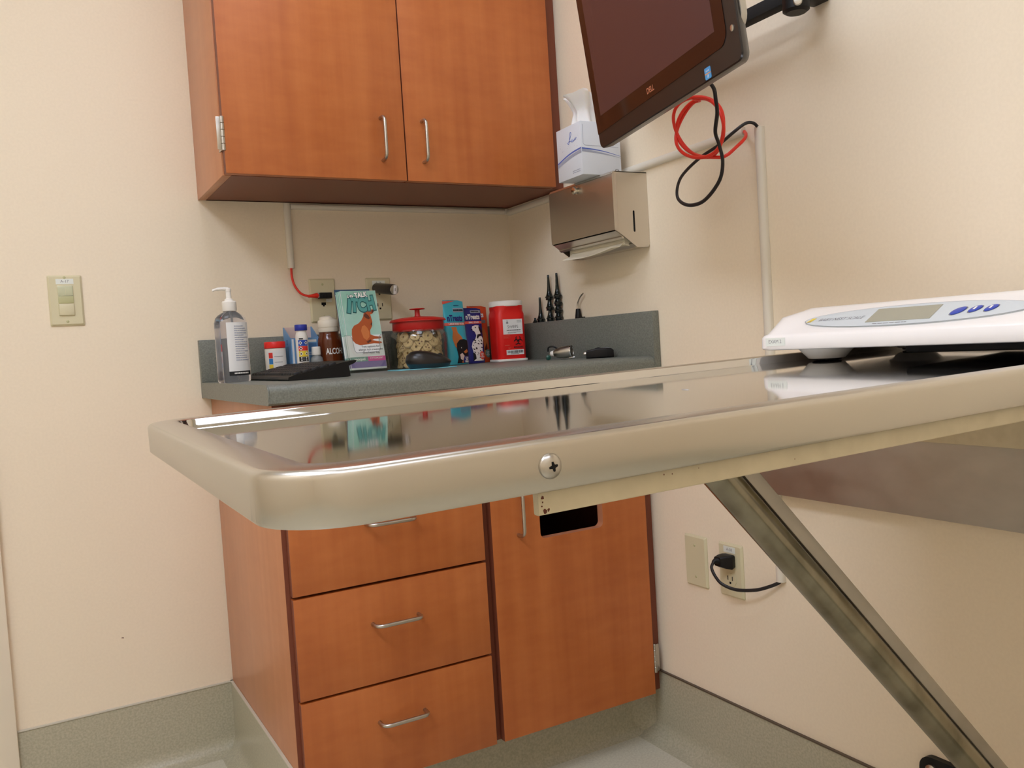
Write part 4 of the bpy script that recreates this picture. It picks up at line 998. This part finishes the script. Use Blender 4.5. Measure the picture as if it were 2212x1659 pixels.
# teal bag
t, pk, fr = bag('treat_bag', (-.2520, -.1200, Zc+.0007), math.radians(14), .070, .171, .030, ['bag_teal'], 'teal bag of dog treats with a black dog beside the biscuit jar', math.radians(2))
b = B(); bpoly(b, fr, rect(-.036, .0335, .1045, .1120), 0); bpoly(b, fr, rect(-.005, .031, .140, .151), 1)
bpoly(b, fr, [(-.037, .162), (.005, .1705), (-.037, .1705)], 0)
bpoly(b, fr, [(-.006, .034), (-.016, .050), (-.020, .070), (-.016, .088), (-.020, .100), (-.004, .100), (-.001, .085), (.010, .074), (.022, .050), (.010, .030)], 2)
bpoly(b, fr, [(-.009, .020), (-.012, .040), (-.008, .056), (.004, .066), (.018, .067), (.031, .062), (.034, .045), (.034, .003), (-.012, .003)], 3, .0003)
bpoly(b, fr, [(-.002, .014), (-.004, .026), (.006, .030), (.012, .022), (.006, .010)], 4, .0006); bpoly(b, fr, [(.012, .033), (.026, .040), (.030, .032), (.018, .028)], 2, .0006); bpoly(b, fr, [(.004, .044), (.0075, .046), (.0065, .042)], 5, .0006)
bpoly(b, fr, [(.006, .004), (.034, .002), (.034, .020), (.012, .022)], 6, .0006); bpoly(b, fr, [(.001, .005), (.009, .003), (.006, .010)], 2, .0007)
obj('print', b, ['salmon', 'ink_haze', 'fur_light', 'ink', 'pink_card', 'ink_white', 'bag_navy'], pk)
b = B(); m_ = lambda cx, cz, off: (lambda x, y, z: fr(cx+x, cz+y, off))
text(b, 'nTreats', .0235, None, 0, fat=.0010, xs=.72, wmap=m_(-.003, .1235, .0004)); text(b, 'LARGE BREED DOGS', .0058, None, 1, wmap=m_(0, .1082, .0006), fat=.0002); lines(b, -.004, .030, .1420, .1490, 1, 2, None, .0005, .7, 2, lambda x, y, z: fr(x, y, z)); lines(b, .0, .028, .1570, .1610, 1, 0, None, .0004, .4, 12, lambda x, y, z: fr(x, y, z))
for s, z in (('LOW', .0165), ('FAT', .0115), ('TREAT!', .0062)): text(b, s, .0060, None, 1, fat=.0003, wmap=m_(.0215, z, .0009))
obj('lettering', b, ['bag_navy', 'ink_white', 'ink'], pk)
# navy bag
t, pk, fr = bag('treat_bag', (-.1845, -.0900, Zc+.0005), math.radians(12), .064, .150, .028, ['bag_navy'], 'navy blue bag of dog treats with a spotted dog', math.radians(1))
b = B(); bpoly(b, fr, rect(-.031, .029, .1080, .1150), 0); bpoly(b, fr, rect(-.006, .029, .138, .145), 1)
bpoly(b, fr, [(-.012, .092), (-.008, .101), (.004, .104), (.016, .103), (.020, .094), (.018, .084), (.020, .074), (.026, .064), (.022, .052), (.020, .030), (.022, .006), (-.012, .006), (-.015, .030), (-.018, .046), (-.012, .058), (-.002, .066), (.002, .076), (-.002, .086)], 2)
bpoly(b, fr, [(.014, .101), (.020, .098), (.027, .086), (.020, .080), (.015, .090)], 3, .0003)
bpoly(b, fr, [(-.015, .006), (-.017, .030), (-.009, .026), (-.006, .012)], 3, .0003); bpoly(b, fr, [(.002, .070), (.006, .078), (.019, .080), (.020, .074), (.010, .072), (.006, .066)], 3, .0003)
rn = random.Random(5)
for k in range(26):
    x, z = rn.uniform(-.012, .019), rn.uniform(.014, .066); s_ = rn.uniform(.0011, .0026)
    bpoly(b, fr, [(x+s_*1.5*math.cos(a+.6), z+s_*math.sin(a)) for a in [2*PI*j/7 for j in range(7)]], 3, .0004)
for x, z in ((.003, .0975), (-.011, .0925)): bpoly(b, fr, [(x+.0022*math.cos(a), z+.0020*math.sin(a)) for a in [2*PI*j/8 for j in range(8)]], 3, .0004)
bpoly(b, fr, [(-.011, .087), (-.002, .086), (-.003, .0845)], 3, .0004)
bpoly(b, fr, ellipse(.0165, .0200, .0105, .0115, 24), 0, .0007)
obj('print', b, ['salmon', 'ink_haze', 'ink_white', 'ink'], pk)
b = B(); text(b, 'nTreats', .0190, None, 0, fat=.0008, xs=.82, wmap=m_(-.001, .1265, .0004) if False else (lambda x, y, z: fr(-.001+x, .1265+y, .0004))); text(b, 'SMALL DOGS', .0060, None, 0, wmap=lambda x, y, z: fr(x, .1115+y, .0006), fat=.0002)
lines(b, -.004, .028, .1392, .1440, 1, 1, None, .0005, .7, 7, lambda x, y, z: fr(x, y, z))
for s, z in (('LOW', .0242), ('FAT', .0200), ('TREAT!', .0158)): text(b, s, .0046, None, 0, fat=.0002, wmap=(lambda zz: lambda x, y, z: fr(.0165+x, zz+y, .0010))(z))
obj('lettering', b, ['ink_white', 'ink'], pk)
# orange bag
t, pk, fr = bag('treat_bag', (-.1480, -.0500, Zc+.0005), math.radians(8), .066, .157, .024, ['bag_orange'], 'orange bag of dog treats half hidden behind the navy bag', math.radians(1))
b = B(); bpoly(b, fr, [(.004, .090), (.014, .100), (.021, .080), (.024, .050), (.018, .020), (.004, .020)], 0); bpoly(b, fr, [(.010, .034), (.020, .056), (.022, .034)], 1, .0003); bpoly(b, fr, rect(.0, .024, .110, .119), 2); bpoly(b, fr, ellipse(.022, .0240, .0105, .0115, 24), 3, .0005)
obj('print', b, ['fur_light', 'fur_dark', 'ink_grey', 'sage'], pk)
b = B(); text(b, 'nTreats', .0200, None, 0, fat=.0008, xs=.72, wmap=lambda x, y, z: fr(-.003+x, .1330+y, .0004))
for s, z in (('LOW', .0282), ('FAT', .0240), ('TREAT!', .0198)): text(b, s, .0046, None, 0, fat=.0002, wmap=(lambda zz: lambda x, y, z: fr(.022+x, zz+y, .0009))(z))
obj('lettering', b, ['ink_white', 'ink'], pk)

# --- sharps container
t = thing('sharps_container', 'red sharps container with white lid in the counter corner', 'sharps container', up_at(-.0935, -.118), math.radians(-7))
def q4(w, d, r, z): return rrect(-w/2, w/2, -d/2, d/2, r, z, 8)
b = B(); loft(b, [q4(.080, .072, .016, .004), q4(.084, .076, .018, .008), q4(.085, .077, .018, .128), q4(.082, .074, .022, .138), q4(.086, .080, .030, .144), q4(.087, .081, .032, .152)]); obj('container_body', b, 'red', t)
b = B(); lathe(b, [(.0455, .150), (.0470, .1515), (.0470, .1620), (.0450, .1650), (.0400, .1660)], 44, sy=.93); obj('lid', b, 'white', t)
b = B(); loft(b, [q4(.090, .082, .018, 0), q4(.092, .084, .019, .001), q4(.092, .084, .019, .0055), q4(.089, .081, .018, .0065)]); obj('base_tray', b, 'white', t)
F = frame((.004, -.0386, 0), (1, 0, 0), (0, 0, 1))
b = B(); box(b, -.0270, .0300, -.0388, -.0382, .0735, .1145, mi=0); lb = obj('label', b, 'paper', t)
b = B(); box(b, -.021, .0305, -.0388, -.0382, .0175, .0310); obj('barcode_label', b, 'paper', t)
b = B(); text(b, 'SHARPS', .0110, Matrix.Translation((.0, -.0002, 0)) @ frame((.0015, -.0388, .0935), (1, 0, 0), (0, 0, 1)), 0, fat=-.0001, xs=.85)
FF = frame((0, -.0391, 0), (1, 0, 0), (0, 0, 1))
lines(b, -.017, .026, .0828, .0862, 1, 0, FF, 0, .6, 4); lines(b, -.014, .024, .0760, .0800, 2, 0, FF, 0, .4, 6); lines(b, .014, .028, .1045, .1120, 3, 1, FF, 0, .35, 8)
flat(b, [(-.0185, .1040), (-.0145, .1100), (-.0105, .1040), (-.0145, .1020)], 0, 1, FF); flat(b, ellipse(-.0145, .1110, .0012, .0012, 12), 0, 1, FF)
x = -.018; rb = random.Random(9)
while x < .0275:
    w_ = rb.choice((.0004, .0007, .0011)); flat(b, rect(x, x+w_, .0222, .0290), 0, 0, FF); x += w_+rb.choice((.0004, .0006, .0009))
lines(b, -.008, .016, .0190, .0212, 1, 0, FF, 0, .5, 14)
obj('print', b, ['ink', 'ink_grey'], lb)
b = B(); FB = frame((0, -.0387, 0), (1, 0, 0), (0, 0, 1)) @ Matrix.Translation((.0150, .0550, 0)) @ Matrix.Scale(1.2, 4) @ Matrix.Translation((-.0150, -.0550, 0))
def arc(cx, cy, r, w_, a0, a1, n=26):
    for k in range(n):
        p, q = a0+(a1-a0)*k/n, a0+(a1-a0)*(k+1)/n
        wa = w_*min(1, .25+1.6*math.sin(PI*k/n)); wb = w_*min(1, .25+1.6*math.sin(PI*(k+1)/n))
        flat(b, [(cx+(r-wa/2)*math.cos(p), cy+(r-wa/2)*math.sin(p)), (cx+(r+wa/2)*math.cos(p), cy+(r+wa/2)*math.sin(p)), (cx+(r+wb/2)*math.cos(q), cy+(r+wb/2)*math.sin(q)), (cx+(r-wb/2)*math.cos(q), cy+(r-wb/2)*math.sin(q))], 0, 0, FB)
bcx, bcy = .0150, .0550
for k in range(3):
    a = PI/2+2*PI*k/3; arc(bcx+.0052*math.cos(a), bcy+.0052*math.sin(a), .0054, .0024, a-2.45+PI*0, a+2.45) if False else arc(bcx+.0058*math.cos(a), bcy+.0058*math.sin(a), .0052, .0022, a+.45-PI*0+.0, a+2*PI-.45)
    flat(b, [(bcx+.0009*math.cos(a+1.2), bcy+.0009*math.sin(a+1.2)), (bcx+.0009*math.cos(a-1.2), bcy+.0009*math.sin(a-1.2)), (bcx+.004*math.cos(a-.2), bcy+.004*math.sin(a-.2)), (bcx+.004*math.cos(a+.2), bcy+.004*math.sin(a+.2))], 0, 0, FB)
arc(bcx, bcy, .0060, .0012, -PI/2-.9, -PI/2+.9) if False else None
for k in range(3):
    a = PI/2+2*PI*k/3+PI/3; arc(bcx, bcy, .0068, .0013, a-.62, a+.62, 12)
text(b, 'BIOHAZARD', .0056, frame((.0150, -.0388, .0375), (1, 0, 0), (0, 0, 1)), 0, fat=.0002, xs=.85); lines(b, .008, .027, .0340, .0362, 1, 0, FB, 0, .4, 5)
obj('biohazard_symbol', b, 'ink', t)
b = B(); lines(b, -.020, -.002, .0610, .0690, 4, 0, FB, 0, .35, 7); lines(b, -.018, -.006, .0440, .0475, 1, 0, FB, 0, .5, 3); lines(b, -.010, -.003, .0370, .0420, 2, 0, FB, 0, .4, 2); obj('small_print', b, 'salmon', t)

# --- keyboard: short compact board lying end-on to the room, thick at its back edge
MK = Matrix.Translation((-.8080, -.4900, Zc)) @ Matrix.Rotation(math.radians(1.0), 4, 'Z')
kb = thing('keyboard', 'black computer keyboard lying end-on along the front of the counter', 'keyboard', Mx=MK)
KL, KD = .352, .134      # along +y, across +x (front edge at x=0, raised back edge at x=KD)
prf = [(.004, 0), (0, .003), (.001, .0075), (.010, .0100), (KD-.020, .0300), (KD+.008, .0335), (KD+.012, .0320), (KD+.006, .0270), (KD-.006, .0225), (KD-.004, .0012), (KD-.010, 0)]
b = B(); loft(b, [[(p[0], y, p[1]) for p in prf] for y in (0, .002, KL-.002, KL)]); obj('case', b, 'black', kb, angle=40)
sl = math.atan2(.0200, KD-.030)
b = B(); loft(b, [rrect(-.0083, .0083, -.0083, .0083, .0012, 0, 2), rrect(-.0080, .0080, -.0080, .0080, .0012, .0030, 2), rrect(-.0068, .0068, -.0068, .0068, .0012, .0048, 2)]); me0 = None
nk = 0
for rr_ in range(5):
    for cc in range(17):
        if rr_ == 0 and 5 <= cc <= 10:
            if cc != 7: continue
        xk = .0215+.0186*rr_; yk = .016+.0200*cc
        if me0 is None:
            k0 = obj('key', b, 'keycap', kb); me0 = k0; k = k0
        else:
            k = me0.copy(); COL.objects.link(k); k.parent = kb
        scy = 6.8 if (rr_ == 0 and cc == 7) else 1.08
        if rr_ == 0 and cc == 7: yk += .010
        k.matrix_local = Matrix.Translation((xk, yk, .0100+(xk-.010)*math.tan(sl)-.0004)) @ Matrix.Rotation(-sl, 4, 'Y') @ Matrix.Diagonal((1, scy, 1, 1))

# --- specula on top of the side splash
zs = ZC+.1024
def cone_prof(h=.068): return [(.0092, 0), (.0098, .0008), (.0098, .0062), (.0116, .0066), (.0116, .0086), (.0102, .0094), (.0080, .0145), (.0062, .0205), (.0050, .0280), (.0041, .0380), (.0034, .0520), (.0030, h-.001), (.0025, h)]
b = B(); lathe(b, cone_prof(), 28, cap0=True); cone0 = obj('ear_speculum', b, 'spec_black', None, angle=40)
spec = [(-.1675, 0, 0, 'single black ear speculum standing left of the stacked ones on splash ledge', 1.0)]
for k, w_ in enumerate(('lowest', 'middle', 'topmost')): spec.append((-.2175, .0285*k, .4*k, w_+' black ear speculum of the left stack on the side splash', 1.))
for k, w_ in enumerate(('lowest', 'second from bottom', 'second from top', 'topmost')): spec.append((-.2595, .0193*k, .7*k, w_+' black ear speculum of the right stack on the side splash' if k in (0, 3) else 'black ear speculum '+w_+' of the right stack on side splash', 1.))
for i, (y, dz, rz, lbl, s) in enumerate(spec):
    o = cone0 if i == 0 else cone0.copy()
    if i: COL.objects.link(o)
    o.matrix_world = Matrix.Translation((-.0119, y, zs+dz)) @ Matrix.Rotation(rz, 4, 'Z')
    tag(o, lbl, 'ear speculum', 'black ear specula on the side splash')
b = B(); lathe(b, [(.0060, 0), (.0062, .003), (.0045, .0055), (.0030, .009), (.0026, .0115), (.0034, .0125), (.0020, .0135)], 20); box(b, -.004, .004, -.001, .009, 0, .0015)
tag(obj('speculum_tip', b, 'spec_black', None, Matrix.Translation((-.0105, -.1345, zs))), 'stubby black speculum tip at the inner end of the splash ledge', 'ear speculum')
t = thing('suction_tip', 'bent metal tube on a black cone base on the splash ledge', 'tube tip', (-.0102, -.3500, zs))
b = B(); lathe(b, [(.0092, 0), (.0094, .001), (.0062, .0235), (.0055, .0245)], 24, sx=.95); box(b, -.0035, .0035, -.0260, -.006, .0002, .0030, .001); obj('cone_base', b, 'black', t)
b = B(); tube(b, smooth_path([(0, .001, .022), (0, .0005, .034), (0, -.003, .043), (0, -.013, .0535), (0, -.0265, .0620)]), .0021, 12); obj('bent_tube', b, 'nickel', t)

# --- otoscope head, steel, lying on its side
d = V((.62, -.78, .08)).normalized(); o0 = V((-.1040, -.352, Zc+.0150)); rr = V((0, 0, 1)).cross(d).normalized(); uu = d.cross(rr)
MOt = Matrix(((rr.x, uu.x, d.x, o0.x), (rr.y, uu.y, d.y, o0.y), (rr.z, uu.z, d.z, o0.z), (0, 0, 0, 1))) @ Matrix.Scale(1.14, 4)
t = thing('otoscope', 'grey metal otoscope head lying on the counter by the side splash', 'otoscope', Mx=MOt)
b = B(); lathe(b, [(.0045, 0), (.0060, .008), (.0105, .016), (.0118, .022), (.0132, .028), (.0132, .0500), (.0122, .0510), (.0120, .0500), (.0115, .035)], 32, cap1=True); obj('barrel', b, 'nickel', t)
b = B(); lathe(b, [(.0114, .0355), (.0112, .0360), (.002, .0362)], 28); obj('bore', b, 'dark_hole', t)
b = B(); lathe(b, [(.0048, .0015), (.0056, .0020), (.0072, .0085), (.0068, .0090)], 28); obj('collar_ring', b, 'white', t)
b = B(); tube(b, smooth_path([(-.002, .009, .020), (-.002, .0155, .010), (-.002, .0150, -.001), (-.002, .0060, -.004)]), .0019, 10); obj('wire_loop', b, 'black', t)
b = B(); lathe(b, [(.0132, .0480), (.0139, .0485), (.0139, .0512), (.0128, .0516)], 32, cap0=False, cap1=False); box(b, -.006, .004, -.0150, -.0128, .044, .058, .0008); obj('lens_rim', b, 'chrome', t)
b = B(); lathe(b, [(.0022, 0), (.0058, .002), (.0068, .006), (.0062, .012), (.0034, .0145)], 22, Mx=Matrix.Translation((-.1195, -.366, Zc+.0069)) @ Matrix.Rotation(math.radians(65), 4, 'Z') @ Matrix.Rotation(PI/2, 4, 'Y') @ Matrix.Translation((0, 0, -.007)))
tag(obj('squeeze_bulb', b, 'green_plastic'), 'little dark green tip lying at the left end of the otoscope head', 'tip')
# --- black ophthalmoscope head
d = V((.80, -.58, 0)).normalized(); o0 = V((-.0890, -.4860, Zc+.0118)); rr = V((0, 0, 1)).cross(d).normalized(); uu = d.cross(rr)
MOp = Matrix(((rr.x, uu.x, d.x, o0.x), (rr.y, uu.y, d.y, o0.y), (rr.z, uu.z, d.z, o0.z), (0, 0, 0, 1)))
t = thing('ophthalmoscope_head', 'black ophthalmoscope head lying on the counter at its right end', 'ophthalmoscope', Mx=MOp)
b = B(); loft(b, [[(p[0], p[1], z) for p in rrect(-a, a, -.0116, c, .004)] for z, a, c in ((.002, .0075, .006), (.004, .009, .008), (.020, .010, .0105), (.026, .0105, .0128), (.046, .0115, .0118), (.062, .0105, .0105), (.068, .0085, .006))]); obj('head_body', b, 'black', t)
b = B(); lathe(b, [(.0045, -.004), (.0052, -.003), (.0052, .004)], 20); obj('stub', b, 'nickel', t)
b = B(); box(b, -.005, .006, .0114, .0128, .042, .058, .0005); obj('dial_window', b, 'ink_grey', t)
b = B(); lathe(b, [(.009, -.002), (.0095, -.001), (.0095, .001), (.009, .002)], 26, Mx=Matrix.Translation((0, .0045, .032)) @ Matrix.Rotation(PI/2, 4, 'Y')); obj('focus_wheel', b, 'black_matte', t)

# ------------------------------------------------------------------ camera, world, view
f_px = 1861.68; yaw, pitch, roll = .5138, -.0452, -.0620
F_ = V((math.sin(yaw)*math.cos(pitch), math.cos(yaw)*math.cos(pitch), math.sin(pitch))); rt = V((math.cos(yaw), -math.sin(yaw), 0)); upv = rt.cross(F_)
Rr = math.cos(roll)*rt+math.sin(roll)*upv; Uu = -math.sin(roll)*rt+math.cos(roll)*upv
cam = bpy.data.cameras.new('camera'); co = bpy.data.objects.new('camera', cam); COL.objects.link(co)
co.matrix_world = Matrix(((Rr.x, Uu.x, -F_.x, -1.2648), (Rr.y, Uu.y, -F_.y, -2.2025), (Rr.z, Uu.z, -F_.z, .9588), (0, 0, 0, 1)))
cam.sensor_width = 36; cam.lens = 36*f_px/2212; cam.clip_start = .02
S.camera = co
w = bpy.data.worlds.new('world'); S.world = w; w.use_nodes = True
w.node_tree.nodes['Background'].inputs['Color'].default_value = (1, .93, .82, 1); w.node_tree.nodes['Background'].inputs['Strength'].default_value = .0
S.view_settings.view_transform = 'Standard'; S.view_settings.look = 'None'; S.view_settings.gamma = 1; S.view_settings.use_curve_mapping = False
S.view_settings.exposure = 0.14
S.cycles.max_bounces = 10; S.cycles.transmission_bounces = 10; S.cycles.glossy_bounces = 6; S.cycles.diffuse_bounces = 5
S.cycles.use_denoising = True
S.cycles.sample_clamp_indirect = 6
